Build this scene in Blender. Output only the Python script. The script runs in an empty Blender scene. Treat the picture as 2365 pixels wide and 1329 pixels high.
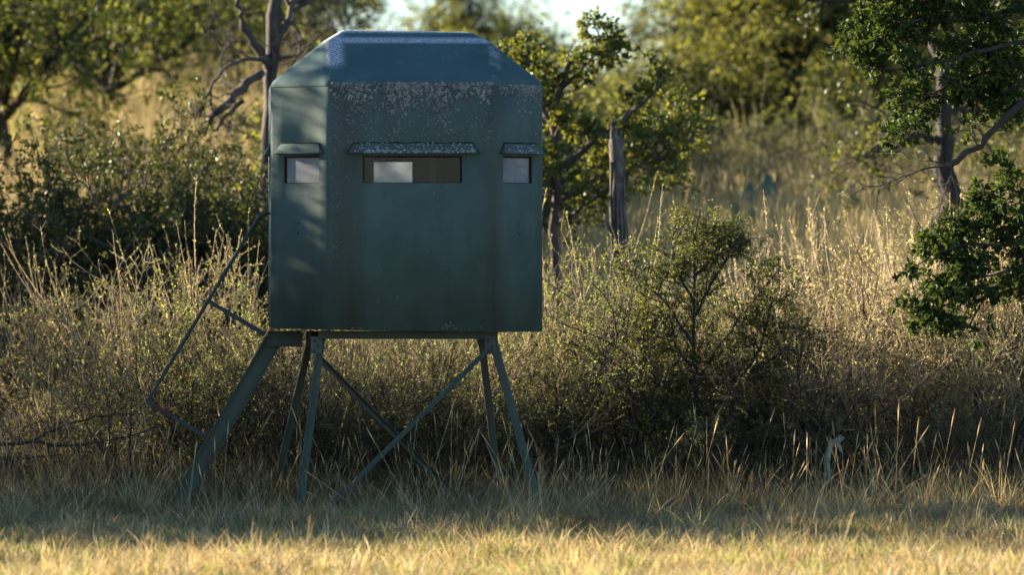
import bpy, math, random
import numpy as np
from mathutils import Vector, Matrix, Euler

random.seed(7)
SC = bpy.context.scene
COL = SC.collection

# ------------------------------------------------------------------ camera
CAM_D, CAM_H = 40.0, 1.70
cam_d = bpy.data.cameras.new('camera'); cam = bpy.data.objects.new('camera', cam_d); COL.objects.link(cam)
cam.location = (0, -CAM_D, CAM_H); cam.rotation_euler = (math.radians(90), 0, 0)
cam_d.sensor_width = 36.0
cam_d.lens = 36.0 * CAM_D * 350.0 / 2365.0
cam_d.shift_y = -69.5 / 2365.0
cam_d.clip_start = 0.5; cam_d.clip_end = 2000
cam_d.dof.use_dof = True
cam_d.dof.focus_distance = CAM_D - 0.4
cam_d.dof.aperture_fstop = (cam_d.lens / 1000.0) / 0.075
cam_d.dof.aperture_blades = 0
SC.camera = cam

# ------------------------------------------------------------------ sky + sun
SUN_EL = math.radians(15.5)
SUN_AZ = math.atan2(0.47, -0.885)                      # direction towards the sun, in the xy plane
sun_vec = Vector((math.cos(SUN_AZ) * math.cos(SUN_EL), math.sin(SUN_AZ) * math.cos(SUN_EL), math.sin(SUN_EL)))
world = bpy.data.worlds.new('World'); SC.world = world; world.use_nodes = True
wn = world.node_tree.nodes; wl = world.node_tree.links
bg = wn.get('Background') or wn.new('ShaderNodeBackground')
sky = wn.new('ShaderNodeTexSky'); sky.sky_type = 'NISHITA'; sky.sun_disc = False
sky.sun_elevation = SUN_EL
sky.sun_rotation = math.pi / 2 - SUN_AZ
sky.air_density = 1.0; sky.dust_density = 0.0; sky.ozone_density = 4.0
wl.new(sky.outputs[0], bg.inputs[0]); bg.inputs[1].default_value = 0.050
sun_d = bpy.data.lights.new('sun', 'SUN'); sun_d.energy = 5.0; sun_d.angle = math.radians(0.53)
sun_d.color = (1.0, 0.86, 0.66)
sun = bpy.data.objects.new('sun', sun_d); COL.objects.link(sun)
sun.rotation_euler = (-sun_vec).to_track_quat('-Z', 'Y').to_euler()
SC.view_settings.view_transform = 'Standard'; SC.view_settings.look = 'None'
SC.view_settings.gamma = 1.0; SC.view_settings.use_curve_mapping = False
SC.view_settings.exposure = 2.35
SC.render.engine = 'CYCLES'
SC.cycles.max_bounces = 7; SC.cycles.diffuse_bounces = 3; SC.cycles.glossy_bounces = 2
SC.cycles.transmission_bounces = 4; SC.cycles.transparent_max_bounces = 12
SC.cycles.use_denoising = True

def P(px, py, Y):
    """a point of the photograph at depth Y, in metres"""
    s = (CAM_D + Y) / CAM_D / 350.0
    return np.array([(px - 1182.5) * s, Y, CAM_H - (py - 595.0) * s])

# ------------------------------------------------------------------ terrain height
GY = [-400, 1.2, 4, 8, 15, 22, 30, 40, 60, 100, 300, 600]
GR = [0, 0, .12, .62, 1.45, 1.85, 2.1, 2.3, 2.7, 3.4, 6, 10]
GL = [0, 0, .12, .50, 1.35, 2.1, 3.0, 4.25, 5.8, 7.5, 11, 16]
def gz(x, y):
    x = np.asarray(x, float); y = np.asarray(y, float)
    t = np.clip((x + 6) / 7.0, 0, 1); t = t * t * (3 - 2 * t)
    z = np.interp(y, GY, GL) * (1 - t) + np.interp(y, GY, GR) * t
    return z + .025 * np.sin(x * 1.7 + y * .6) * np.cos(y * 1.3 - x * .5) + .012 * np.sin(3.1 * x - 2.3 * y)

# ------------------------------------------------------------------ materials
def new_mat(name):
    m = bpy.data.materials.new(name); m.use_nodes = True
    nt = m.node_tree
    for n in list(nt.nodes): nt.nodes.remove(n)
    out = nt.nodes.new('ShaderNodeOutputMaterial')
    return m, nt, out
def N(nt, typ, **kw):
    n = nt.nodes.new(typ)
    for k, v in kw.items(): setattr(n, k, v)
    return n
def setin(nt, sock, v):
    if isinstance(v, bpy.types.NodeSocket): nt.links.new(v, sock)
    elif isinstance(v, (tuple, list)) and len(v) == 3 and sock.type == 'RGBA': sock.default_value = (*v, 1)
    else: sock.default_value = v
def mixc(nt, f, a, b, mode='MIX'):
    n = N(nt, 'ShaderNodeMix', data_type='RGBA', blend_type=mode)
    setin(nt, n.inputs[0], f); setin(nt, n.inputs[6], a); setin(nt, n.inputs[7], b)
    return n.outputs[2]
def math_n(nt, op, a, b=0.0, clamp=False):
    n = N(nt, 'ShaderNodeMath', operation=op, use_clamp=clamp)
    setin(nt, n.inputs[0], a); setin(nt, n.inputs[1], b)
    return n.outputs[0]
def rng_n(nt, v, a, b, c=0.0, d=1.0, smooth=True):
    n = N(nt, 'ShaderNodeMapRange', interpolation_type='SMOOTHSTEP' if smooth else 'LINEAR')
    setin(nt, n.inputs[0], v)
    for i, q in zip((1, 2, 3, 4), (a, b, c, d)): n.inputs[i].default_value = q
    return n.outputs[0]
def noise_n(nt, vec, scale, detail=4, rough=.6):
    n = N(nt, 'ShaderNodeTexNoise'); n.inputs['Scale'].default_value = scale
    n.inputs['Detail'].default_value = detail; n.inputs['Roughness'].default_value = rough
    if vec is not None: nt.links.new(vec, n.inputs['Vector'])
    return n.outputs[0]
def scaled(nt, vec, s):
    n = N(nt, 'ShaderNodeVectorMath', operation='MULTIPLY'); nt.links.new(vec, n.inputs[0]); n.inputs[1].default_value = s
    return n.outputs[0]

def leaf_mat(name, c0, c1, trans=.40, tcol=None, rough=.5, spec=.35, var=.35):
    m, nt, out = new_mat(name)
    at = N(nt, 'ShaderNodeAttribute', attribute_name='tint')
    oi = N(nt, 'ShaderNodeObjectInfo')
    col = mixc(nt, at.outputs['Fac'], c0, c1)
    k = rng_n(nt, oi.outputs['Random'], 0, 1, 1 - var, 1 + var, False)
    col = mixc(nt, 1.0, col, k, 'MULTIPLY')
    p = N(nt, 'ShaderNodeBsdfPrincipled'); setin(nt, p.inputs['Base Color'], col)
    p.inputs['Roughness'].default_value = rough; p.inputs['Specular IOR Level'].default_value = spec
    t = N(nt, 'ShaderNodeBsdfTranslucent')
    setin(nt, t.inputs[0], mixc(nt, 1.0, col, tcol or (1.5, 1.35, .7), 'MULTIPLY'))
    mx = N(nt, 'ShaderNodeMixShader'); mx.inputs[0].default_value = trans
    nt.links.new(p.outputs[0], mx.inputs[1]); nt.links.new(t.outputs[0], mx.inputs[2])
    nt.links.new(mx.outputs[0], out.inputs[0])
    return m
def bark_mat(name, c0, c1, scale=14, bump=.5, tint=True):
    m, nt, out = new_mat(name)
    tc = N(nt, 'ShaderNodeTexCoord')
    v = scaled(nt, tc.outputs['Object'], (1, 1, .25))
    n1 = noise_n(nt, v, scale, 5, .65)
    f = rng_n(nt, n1, .35, .65)
    if tint:
        at = N(nt, 'ShaderNodeAttribute', attribute_name='tint')
        f = math_n(nt, 'MULTIPLY', math_n(nt, 'ADD', f, at.outputs['Fac']), .5)
    p = N(nt, 'ShaderNodeBsdfPrincipled'); setin(nt, p.inputs['Base Color'], mixc(nt, f, c0, c1))
    p.inputs['Roughness'].default_value = .85; p.inputs['Specular IOR Level'].default_value = .2
    if bump:
        b = N(nt, 'ShaderNodeBump'); b.inputs['Strength'].default_value = bump; b.inputs['Distance'].default_value = .02
        nt.links.new(n1, b.inputs['Height']); nt.links.new(b.outputs[0], p.inputs['Normal'])
    nt.links.new(p.outputs[0], out.inputs[0])
    return m

M = {}
M['twig'] = leaf_mat('straw_twig', (.045, .033, .030), (.58, .48, .37), .46, (1.1, 1.05, .9), .7, .2, .2)
M['twig_dark'] = bark_mat('dark_twig_bark', (.032, .026, .024), (.11, .085, .066), 6, 0)
M['bark'] = bark_mat('grey_bark', (.022, .019, .018), (.15, .122, .105), 12, .9)
M['bark_shaded'] = bark_mat('shaded_bark', (.014, .012, .011), (.065, .055, .048), 10, .9)  # darker copy of the bark, with canopy shade put into its colour
M['snag'] = bark_mat('weathered_wood', (.022, .019, .018), (.24, .195, .17), 30, 1.0)
M['brush_leaf'] = leaf_mat('brush_leaf', (.07, .095, .025), (.44, .43, .19), .60, (1.25, 1.2, .8))
M['straw_leaf'] = leaf_mat('straw_brush_leaf', (.15, .15, .05), (.64, .56, .30), .60, (1.2, 1.12, .85), var=.15)
M['pale_wood'] = bark_mat('pale_lichened_wood', (.22, .20, .15), (.66, .62, .50), 30, .6)
M['olive_leaf'] = leaf_mat('olive_brush_leaf', (.045, .075, .02), (.36, .40, .13), .60, (1.3, 1.25, .65))
M['thorn_leaf'] = leaf_mat('thorn_leaf', (.03, .05, .014), (.22, .23, .065), .45, (1.4, 1.3, .6))
M['shrub_leaf'] = leaf_mat('shrub_leaf', (.042, .062, .018), (.13, .135, .030), .30, spec=.3)
M['oak_leaf'] = leaf_mat('oak_leaf', (.036, .062, .018), (.20, .21, .045), .36, (1.8, 1.6, .5))
M['near_leaf'] = leaf_mat('near_leaf', (.022, .044, .014), (.075, .105, .022), .30, (1.7, 1.6, .5), .62, .22, 0.1)
M['mesquite_leaf'] = leaf_mat('mesquite_leaf', (.11, .13, .03), (.32, .31, .085), .52, (1.3, 1.25, .7))
M['feather_leaf'] = leaf_mat('feather_leaf', (.05, .085, .02), (.20, .21, .045), .5)
M['grass_dry'] = leaf_mat('dry_grass', (.28, .21, .115), (.62, .50, .30), .38, (1.25, 1.15, .8), .6, .25)
M['grass_mixed'] = leaf_mat('mixed_grass', (.032, .055, .022), (.33, .26, .15), .36, (1.3, 1.2, .75), .6, .25)
M['grass_brown'] = leaf_mat('brown_grass', (.075, .055, .025), (.30, .21, .10), .36, (1.3, 1.15, .75), .6, .2)
M['grass_pale'] = leaf_mat('pale_field_grass', (.26, .23, .12), (.60, .52, .29), .38, (1.25, 1.15, .8), .6, .2)
M['grass_green'] = leaf_mat('green_grass', (.14, .17, .05), (.36, .34, .13), .40, (1.25, 1.25, .7), .6, .25)
M['cactus'] = bark_mat('cactus_skin', (.07, .10, .07), (.14, .17, .11), 9, .2, False)

def ground_mat():
    m, nt, out = new_mat('litter_ground')
    tc = N(nt, 'ShaderNodeTexCoord')
    n1 = noise_n(nt, tc.outputs['Object'], .9, 6, .6); n2 = noise_n(nt, tc.outputs['Object'], 26, 5, .7)
    c = mixc(nt, rng_n(nt, n1, .35, .65), (.10, .075, .045), (.20, .155, .085))
    c = mixc(nt, rng_n(nt, n2, .40, .7), mixc(nt, .5, c, (.10, .075, .045)), c)
    p = N(nt, 'ShaderNodeBsdfPrincipled'); setin(nt, p.inputs['Base Color'], c); p.inputs['Roughness'].default_value = .95
    p.inputs['Specular IOR Level'].default_value = .1
    b = N(nt, 'ShaderNodeBump'); b.inputs['Strength'].default_value = .8; b.inputs['Distance'].default_value = .03
    nt.links.new(n2, b.inputs['Height']); nt.links.new(b.outputs[0], p.inputs['Normal'])
    nt.links.new(p.outputs[0], out.inputs[0])
    return m
M['ground'] = ground_mat()

def paint_mat(name, c_base, c_stain, roof=False, stain=1.0):
    """weathered green gelcoat: vertical drip stains, mottling, woven relief, chalk wear and painted highlights on the roof ridges"""
    m, nt, out = new_mat(name)
    tc = N(nt, 'ShaderNodeTexCoord'); o = tc.outputs['Object']
    sx = N(nt, 'ShaderNodeSeparateXYZ'); nt.links.new(o, sx.inputs[0])
    streak = noise_n(nt, scaled(nt, o, (9, 9, .35)), 1.0, 5, .6)
    mott = noise_n(nt, o, 3.2, 5, .62)
    fine = noise_n(nt, o, 160, 2, .5)
    col = mixc(nt, rng_n(nt, mott, .30, .72), tuple(.86 * v for v in c_base), tuple(1.14 * v for v in c_base))
    f = math_n(nt, 'MULTIPLY', rng_n(nt, streak, .47, .72), stain * .55)
    col = mixc(nt, f, col, c_stain)
    if not roof:
        # brown run-off bands on the front face: left of the window, and along the right corner
        X = sx.outputs[0]; Z = sx.outputs[2]
        b1 = math_n(nt, 'MULTIPLY', rng_n(nt, X, -.535, -.50), rng_n(nt, X, -.27, -.36))
        b2 = math_n(nt, 'MULTIPLY', rng_n(nt, X, .40, .55), rng_n(nt, X, .68, .58))
        bb = math_n(nt, 'MULTIPLY', math_n(nt, 'MAXIMUM', b1, b2), rng_n(nt, streak, .30, .62, .25, 1.0))
        bb = math_n(nt, 'MULTIPLY', bb, .75 * stain)
        col = mixc(nt, bb, col, c_stain)
        # grime under the eaves where the lichen grows
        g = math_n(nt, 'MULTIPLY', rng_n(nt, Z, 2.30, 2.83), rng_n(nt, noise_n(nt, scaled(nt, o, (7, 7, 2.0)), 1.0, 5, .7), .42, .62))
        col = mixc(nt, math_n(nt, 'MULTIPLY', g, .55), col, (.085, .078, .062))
        sp = noise_n(nt, o, 95, 3, .7)
        col = mixc(nt, math_n(nt, 'MULTIPLY', rng_n(nt, sp, .66, .72), .5), col, (.20, .21, .19))
        dk = noise_n(nt, o, 60, 3, .6)
        col = mixc(nt, math_n(nt, 'MULTIPLY', rng_n(nt, dk, .68, .74), .55), col, (.02, .022, .018))
    else:
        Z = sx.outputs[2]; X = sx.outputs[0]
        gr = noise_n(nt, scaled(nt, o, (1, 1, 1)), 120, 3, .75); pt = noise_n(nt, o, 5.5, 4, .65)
        ridge = math_n(nt, 'MAXIMUM', math_n(nt, 'MULTIPLY', rng_n(nt, Z, 3.088, 3.112), rng_n(nt, Z, 3.150, 3.122)), rng_n(nt, Z, 3.160, 3.178))  # pale bands: chalk wear, with the ridge highlights put into the colour
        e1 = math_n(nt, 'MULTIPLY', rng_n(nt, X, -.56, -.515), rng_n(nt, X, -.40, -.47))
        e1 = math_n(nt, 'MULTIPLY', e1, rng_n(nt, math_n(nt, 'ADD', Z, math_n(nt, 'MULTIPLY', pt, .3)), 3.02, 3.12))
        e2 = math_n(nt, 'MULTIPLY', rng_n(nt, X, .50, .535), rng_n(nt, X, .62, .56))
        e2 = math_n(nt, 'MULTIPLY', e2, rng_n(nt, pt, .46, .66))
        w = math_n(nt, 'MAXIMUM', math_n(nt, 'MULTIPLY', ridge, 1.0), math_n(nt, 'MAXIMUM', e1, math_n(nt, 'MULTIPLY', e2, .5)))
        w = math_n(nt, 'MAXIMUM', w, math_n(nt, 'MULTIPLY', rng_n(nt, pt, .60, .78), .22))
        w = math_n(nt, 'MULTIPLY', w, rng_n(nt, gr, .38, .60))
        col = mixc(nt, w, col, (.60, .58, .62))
    p = N(nt, 'ShaderNodeBsdfPrincipled'); setin(nt, p.inputs['Base Color'], col)
    setin(nt, p.inputs['Roughness'], rng_n(nt, mott, .3, .7, .72, .84))
    p.inputs['Specular IOR Level'].default_value = .16
    b1 = N(nt, 'ShaderNodeBump'); b1.inputs['Strength'].default_value = .07; b1.inputs['Distance'].default_value = .004
    nt.links.new(fine, b1.inputs['Height'])
    b2 = N(nt, 'ShaderNodeBump'); b2.inputs['Strength'].default_value = .12; b2.inputs['Distance'].default_value = .03
    nt.links.new(noise_n(nt, o, 4.0, 3, .5), b2.inputs['Height']); nt.links.new(b1.outputs[0], b2.inputs['Normal'])
    nt.links.new(b2.outputs[0], p.inputs['Normal'])
    nt.links.new(p.outputs[0], out.inputs[0])
    return m
TEAL = (.080, .120, .104)
M['paint'] = paint_mat('green_gelcoat', TEAL, (.068, .072, .054), stain=.8)
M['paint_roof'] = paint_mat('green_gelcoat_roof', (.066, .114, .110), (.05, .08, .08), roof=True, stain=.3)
M['steel'] = paint_mat('green_painted_steel', (.088, .112, .085), (.12, .075, .055), stain=.7)
def simple(name, c, rough=.6, spec=.3, c2=None, scale=8, stretch=(1, 1, 1)):
    m, nt, out = new_mat(name)
    p = N(nt, 'ShaderNodeBsdfPrincipled'); p.inputs['Roughness'].default_value = rough
    p.inputs['Specular IOR Level'].default_value = spec
    tc = N(nt, 'ShaderNodeTexCoord')
    n = noise_n(nt, scaled(nt, tc.outputs['Object'], stretch), scale, 5, .65)
    setin(nt, p.inputs['Base Color'], mixc(nt, rng_n(nt, n, .35, .65), c, c2 or tuple(.7 * v for v in c)))
    nt.links.new(p.outputs[0], out.inputs[0])
    return m
M['inside'] = simple('brown_interior_ply', (.070, .034, .024), .9, .03, (.042, .021, .016), 2)
M['stud'] = simple('raw_timber', (.56, .37, .24), .8, .1, (.40, .25, .15), 20, (1, 1, .1))
M['caulk'] = simple('black_caulk', (.012, .012, .012), .7, .2)
M['rail'] = simple('rail_steel', (.040, .060, .056), .6, .3, (.052, .058, .052), 5)
M['rust'] = simple('rusty_steel', (.12, .05, .04), .8, .2, (.06, .045, .04), 16)
def lichen_mat():
    m, nt, out = new_mat('lichen')
    at = N(nt, 'ShaderNodeAttribute', attribute_name='tint')
    r = N(nt, 'ShaderNodeValToRGB'); nt.links.new(at.outputs['Fac'], r.inputs[0])
    e = r.color_ramp.elements; e[0].position = 0; e[0].color = (.045, .036, .028, 1); e[1].position = 1; e[1].color = (.46, .47, .46, 1)
    a = e.new(.4); a.color = (.16, .16, .15, 1)
    p = N(nt, 'ShaderNodeBsdfPrincipled'); nt.links.new(r.outputs[0], p.inputs['Base Color']); p.inputs['Roughness'].default_value = .95
    p.inputs['Specular IOR Level'].default_value = .05
    nt.links.new(p.outputs[0], out.inputs[0]); return m
M['lichen'] = lichen_mat()
def glass_mat(name, d0, d1):
    m, nt, out = new_mat(name)
    tc = N(nt, 'ShaderNodeTexCoord'); o = tc.outputs['Object']
    n = noise_n(nt, scaled(nt, o, (6, 6, 4)), 1, 6, .7)
    d = N(nt, 'ShaderNodeBsdfDiffuse'); d.inputs[0].default_value = (.78, .80, .82, 1)
    tl = N(nt, 'ShaderNodeBsdfTranslucent'); tl.inputs[0].default_value = (.80, .82, .84, 1)
    dm = N(nt, 'ShaderNodeMixShader'); dm.inputs[0].default_value = .6
    nt.links.new(d.outputs[0], dm.inputs[1]); nt.links.new(tl.outputs[0], dm.inputs[2])
    g = N(nt, 'ShaderNodeBsdfGlossy'); g.inputs[0].default_value = (.28, .30, .32, 1); g.inputs[1].default_value = .03
    t = N(nt, 'ShaderNodeBsdfTransparent'); t.inputs[0].default_value = (.9, .93, .95, 1)
    fr = N(nt, 'ShaderNodeFresnel'); fr.inputs[0].default_value = 1.45
    a = N(nt, 'ShaderNodeMixShader'); setin(nt, a.inputs[0], rng_n(nt, n, .3, .75, d0, d1))
    nt.links.new(t.outputs[0], a.inputs[1]); nt.links.new(dm.outputs[0], a.inputs[2])
    b = N(nt, 'ShaderNodeMixShader'); nt.links.new(fr.outputs[0], b.inputs[0])
    nt.links.new(a.outputs[0], b.inputs[1]); nt.links.new(g.outputs[0], b.inputs[2])
    nt.links.new(b.outputs[0], out.inputs[0]); return m
M['glass'] = glass_mat('window_pane', .008, .035); M['glass_film'] = glass_mat('filmed_pane', .55, .78); M['glass_dusty'] = glass_mat('dusty_pane', .5, .75)

# ------------------------------------------------------------------ mesh helpers
def quad_mesh(name, verts, quads, tint=None, mat=None, smooth=False, tris=None):
    me = bpy.data.meshes.new(name)
    verts = np.ascontiguousarray(verts, np.float32); nq = len(quads); nt_ = 0 if tris is None else len(tris)
    me.vertices.add(len(verts)); me.vertices.foreach_set('co', verts.ravel())
    loops = np.asarray(quads, np.int32).ravel() if nq else np.zeros(0, np.int32)
    starts = np.arange(nq, dtype=np.int32) * 4
    if nt_:
        starts = np.concatenate([starts, nq * 4 + np.arange(nt_, dtype=np.int32) * 3])
        loops = np.concatenate([loops, np.asarray(tris, np.int32).ravel()])
    me.loops.add(len(loops)); me.loops.foreach_set('vertex_index', loops)
    me.polygons.add(nq + nt_); me.polygons.foreach_set('loop_start', starts)
    me.update(calc_edges=True); me.validate()
    if smooth: me.polygons.foreach_set('use_smooth', np.ones(nq + nt_, bool))
    if tint is not None:
        a = me.attributes.new('tint', 'FLOAT', 'POINT'); a.data.foreach_set('value', np.asarray(tint, np.float32))
    if mat: me.materials.append(mat)
    return me
def unit(v): return v / np.maximum(np.linalg.norm(v, axis=-1, keepdims=True), 1e-9)

def tubes(Pts, R, sides=3, close=False):
    """Pts (N,K,3), R (N,K) -> verts, quads"""
    Nn, K, _ = Pts.shape
    T = np.gradient(Pts, axis=1); T = unit(T)
    ref = np.where(np.abs(T[:, :1, 2:3]) > .8, np.array([1., .2, 0]), np.array([0., .1, 1.]))
    ref = np.broadcast_to(ref, T.shape)
    A = unit(np.cross(T, ref)); B = np.cross(T, A)
    ang = np.arange(sides) * 2 * np.pi / sides
    V = Pts[:, :, None, :] + R[:, :, None, None] * (np.cos(ang)[None, None, :, None] * A[:, :, None, :] + np.sin(ang)[None, None, :, None] * B[:, :, None, :])
    idx = np.arange(Nn * K * sides).reshape(Nn, K, sides)
    a = idx[:, :-1]; b = np.roll(a, -1, axis=2); d = idx[:, 1:]; c = np.roll(d, -1, axis=2)
    Q = np.stack([a, b, c, d], -1).reshape(-1, 4)
    return V.reshape(-1, 3), Q

def leaf_quads(rg, C, D, L, W, fold=.25, droop=0.0):
    """diamond leaves with a folded midrib: C base, D direction, L length, W half width"""
    n = len(C); D = unit(D)
    side = unit(np.cross(D, unit(rg.normal(size=(n, 3))))); nrm = np.cross(D, side)
    L = np.asarray(L).reshape(-1, 1); W = np.asarray(W).reshape(-1, 1)
    mid = C + D * L * .45
    V = np.stack([C, mid + side * W + nrm * W * fold, C + D * L + np.array([0, 0, -1.]) * L * droop, mid - side * W + nrm * W * fold], 1)
    Q = np.arange(n * 4).reshape(n, 4)
    return V.reshape(-1, 3), Q

def grow(rg, par, M_, t0, t1, ang, length, K, up=0.0, wob=.12, keep=None):
    """children along polylines par (N,K0,3); returns (N*M,K,3) and parent index, parameter t"""
    Nn, K0, _ = par.shape
    pi = np.repeat(np.arange(Nn), M_); n = len(pi)
    t = rg.uniform(t0, t1, n) * (K0 - 1)
    i0 = np.minimum(t.astype(int), K0 - 2); f = (t - i0)[:, None]
    p0 = par[pi, i0]; p1 = par[pi, i0 + 1]
    base = p0 * (1 - f) + p1 * f; tan = unit(p1 - p0)
    perp = unit(np.cross(tan, unit(rg.normal(size=(n, 3)))))
    a = np.radians(rg.uniform(ang[0], ang[1], n))[:, None]
    d = unit(tan * np.cos(a) + perp * np.sin(a) + np.array([0, 0, up]))
    ln = rg.uniform(length[0], length[1], n)[:, None] / (K - 1)
    pts = [base]
    for k in range(K - 1):
        pts.append(pts[-1] + d * ln)
        d = unit(d + rg.normal(size=(n, 3)) * wob + np.array([0, 0, up * .5]))
    return np.stack(pts, 1), pi, t / (K0 - 1)
def poly(points, K):
    """resample a hand-set polyline to K points with a smooth bend"""
    p = np.asarray(points, float); d = np.concatenate([[0], np.cumsum(np.linalg.norm(np.diff(p, axis=0), axis=1))])
    t = np.linspace(0, d[-1], K)
    out = np.stack([np.interp(t, d, p[:, i]) for i in range(3)], 1)
    for _ in range(2):
        out[1:-1] = .5 * out[1:-1] + .25 * (out[:-2] + out[2:])
    return out
def taper(n, K, r0, r1): 
    r = np.linspace(0, 1, K)[None, :]
    r0 = np.broadcast_to(np.asarray(r0, float).reshape(-1, 1), (n, 1)); r1 = np.broadcast_to(np.asarray(r1, float).reshape(-1, 1), (n, 1))
    return r0 * (1 - r) + r1 * r
class Acc:
    def __init__(s): s.v = []; s.q = []; s.t = []; s.n = 0
    def add(s, V, Q, tint):
        s.v.append(V); s.q.append(Q + s.n); s.n += len(V)
        s.t.append(np.broadcast_to(np.asarray(tint, float), (len(V),)) if np.ndim(tint) == 0 else np.asarray(tint, float))
    def mesh(s, name, mat, smooth=False):
        return quad_mesh(name, np.concatenate(s.v), np.concatenate(s.q), np.concatenate(s.t), mat, smooth)

def link(name, me, parent=None, loc=None):
    o = bpy.data.objects.new(name, me); COL.objects.link(o)
    if loc is not None: o.location = loc
    if parent is not None: o.parent = parent
    return o
def thing(name, label, cat, loc=(0, 0, 0), rotz=0, group=None):
    o = bpy.data.objects.new(name, None); COL.objects.link(o); o.empty_display_size = .2
    o.location = loc; o.rotation_euler = (0, 0, rotz); o['label'] = label; o['category'] = cat
    if group: o['group'] = group
    return o

# ------------------------------------------------------------------ ground sheet
def axis(lo, hi, fine_lo, fine_hi, step):
    a = list(np.arange(fine_lo, fine_hi + 1e-6, step)); s = step
    v = fine_hi
    while v < hi: s *= 1.35; v += s; a.append(v)
    v = fine_lo; s = step; b = []
    while v > lo: s *= 1.35; v -= s; b.append(v)
    return np.array(b[::-1] + a)
gx = axis(-600, 600, -12, 12, .25); gy = axis(-400, 600, -12, 45, .25)
XX, YY = np.meshgrid(gx, gy); ZZ = gz(XX, YY)
nx, ny = len(gx), len(gy)
ii = np.arange(nx * ny).reshape(ny, nx)
gq = np.stack([ii[:-1, :-1], ii[:-1, 1:], ii[1:, 1:], ii[1:, :-1]], -1).reshape(-1, 4)
ground = link('ground', quad_mesh('ground', np.stack([XX, YY, ZZ], -1).reshape(-1, 3), gq, None, M['ground'], True))
ground['kind'] = 'structure'; ground['label'] = 'dry earth and grass litter rising to a low hill behind'

# ------------------------------------------------------------------ the deer blind on its steel stand
BL = thing('deer_blind', 'dark green eight sided hunting blind on a splayed steel stand with side stairs', 'hunting blind', (-.701, 0, 0), math.radians(3.2))
BMAT = Matrix.Translation((-.701, 0, 0)) @ Matrix.Rotation(math.radians(3.2), 4, 'Z'); BINV = BMAT.inverted()
def L(px, py, Y):
    return np.array(BINV @ Vector(P(px, py, Y)))
def part(name, verts, faces, mat, parent=BL, bevel=0, smooth=False, label=None, seg=2):
    me = bpy.data.meshes.new(name); me.from_pydata([tuple(v) for v in verts], [], [tuple(f) for f in faces]); me.update()
    for m in (mat if isinstance(mat, (list, tuple)) else [mat]): me.materials.append(m)
    o = link(name, me, parent)
    if bevel:
        b = o.modifiers.new('bevel', 'BEVEL'); b.width = bevel; b.segments = seg; b.limit_method = 'ANGLE'; b.angle_limit = math.radians(28)
    if smooth:
        me.polygons.foreach_set('use_smooth', np.ones(len(me.polygons), bool))
    if label: o['label'] = label
    return o
def prism(section, p0, p1, n1):
    """extrude a 2-D section along p0-p1; section x axis = n1 made square to the bar"""
    p0 = Vector(p0); p1 = Vector(p1); d = (p1 - p0).normalized(); n1 = Vector(n1); n1 = (n1 - d * n1.dot(d)).normalized(); n2 = d.cross(n1)
    k = len(section); vs = [p + n1 * a + n2 * b for p in (p0, p1) for a, b in section]
    fs = [(i, (i + 1) % k, k + (i + 1) % k, k + i) for i in range(k)]
    return vs, fs + [tuple(range(k))[::-1], tuple(range(k, 2 * k))]
def fix_normals(o):
    import bmesh
    bm = bmesh.new(); bm.from_mesh(o.data); bmesh.ops.recalc_face_normals(bm, faces=bm.faces); bm.to_mesh(o.data); bm.free()
def bar(name, section, p0, p1, n1, mat, parent=BL, bevel=.002, label=None):
    v, f = prism(section, p0, p1, n1); o = part(name, v, f, mat, parent, bevel, label=label, seg=1); fix_normals(o); return o
def angle_sec(w, t, w2=None):
    w2 = w2 or w; return [(0, 0), (w, 0), (w, t), (t, t), (t, w2), (0, w2)]
def rect_sec(w, h): return [(-w / 2, -h / 2), (w / 2, -h / 2), (w / 2, h / 2), (-w / 2, h / 2)]

AL, AR = .359, .331
OCT = [(-.538, -.9), (.538, -.9), (.538 + AR, -.9 + AR), (.538 + AR, .9 - AR), (.538, .9), (-.538, .9), (-.538 - AL, .9 - AL), (-.538 - AL, -.9 + AL)]
ZB = [1.232, 1.216, 1.216, 1.216, 1.216, 1.232, 1.240, 1.240]
ZT, WZ0, WZ1 = 2.812, 2.181, 2.357
HOLES = [(.21, .806), (.18, .79), (.27, .73), (.20, .82), (.417, .705), (.30, .88), (.27, .73), (.22, .85)]
wv, wf, ids = [], [], {}
def wvert(x, y, z):
    k = (round(x, 5), round(y, 5), round(z, 5))
    if k not in ids: ids[k] = len(wv); wv.append((x, y, z))
    return ids[k]
for i in range(8):
    A, B = OCT[i], OCT[(i + 1) % 8]; za, zb = ZB[i], ZB[(i + 1) % 8]
    us = [0, HOLES[i][0], HOLES[i][1], 1]
    def vv(c, r):
        u = us[c]; x = A[0] + (B[0] - A[0]) * u; y = A[1] + (B[1] - A[1]) * u
        return wvert(x, y, (za + (zb - za) * u, WZ0, WZ1, ZT)[r])
    for c in range(3):
        for r in range(3):
            if c == 1 and r == 1: continue
            wf.append((vv(c, r), vv(c + 1, r), vv(c + 1, r + 1), vv(c, r + 1)))
walls = part('wall_shell', wv, wf, [M['paint'], M['inside']], bevel=0, smooth=True)
b = walls.modifiers.new('bevel', 'BEVEL'); b.width = .022; b.segments = 3; b.limit_method = 'ANGLE'; b.angle_limit = math.radians(28); b.harden_normals = True
s = walls.modifiers.new('solid', 'SOLIDIFY'); s.thickness = .016; s.offset = -1; s.material_offset = 1; s.use_even_offset = True
# floor, turned under the shell
k = .985
part('floor', [(x * k, y * k, z) for z in (1.238, 1.262) for x, y in OCT], [tuple(range(8))[::-1], tuple(range(8, 16))] + [(i, (i + 1) % 8, 8 + (i + 1) % 8, 8 + i) for i in range(8)], M['inside'])
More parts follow.
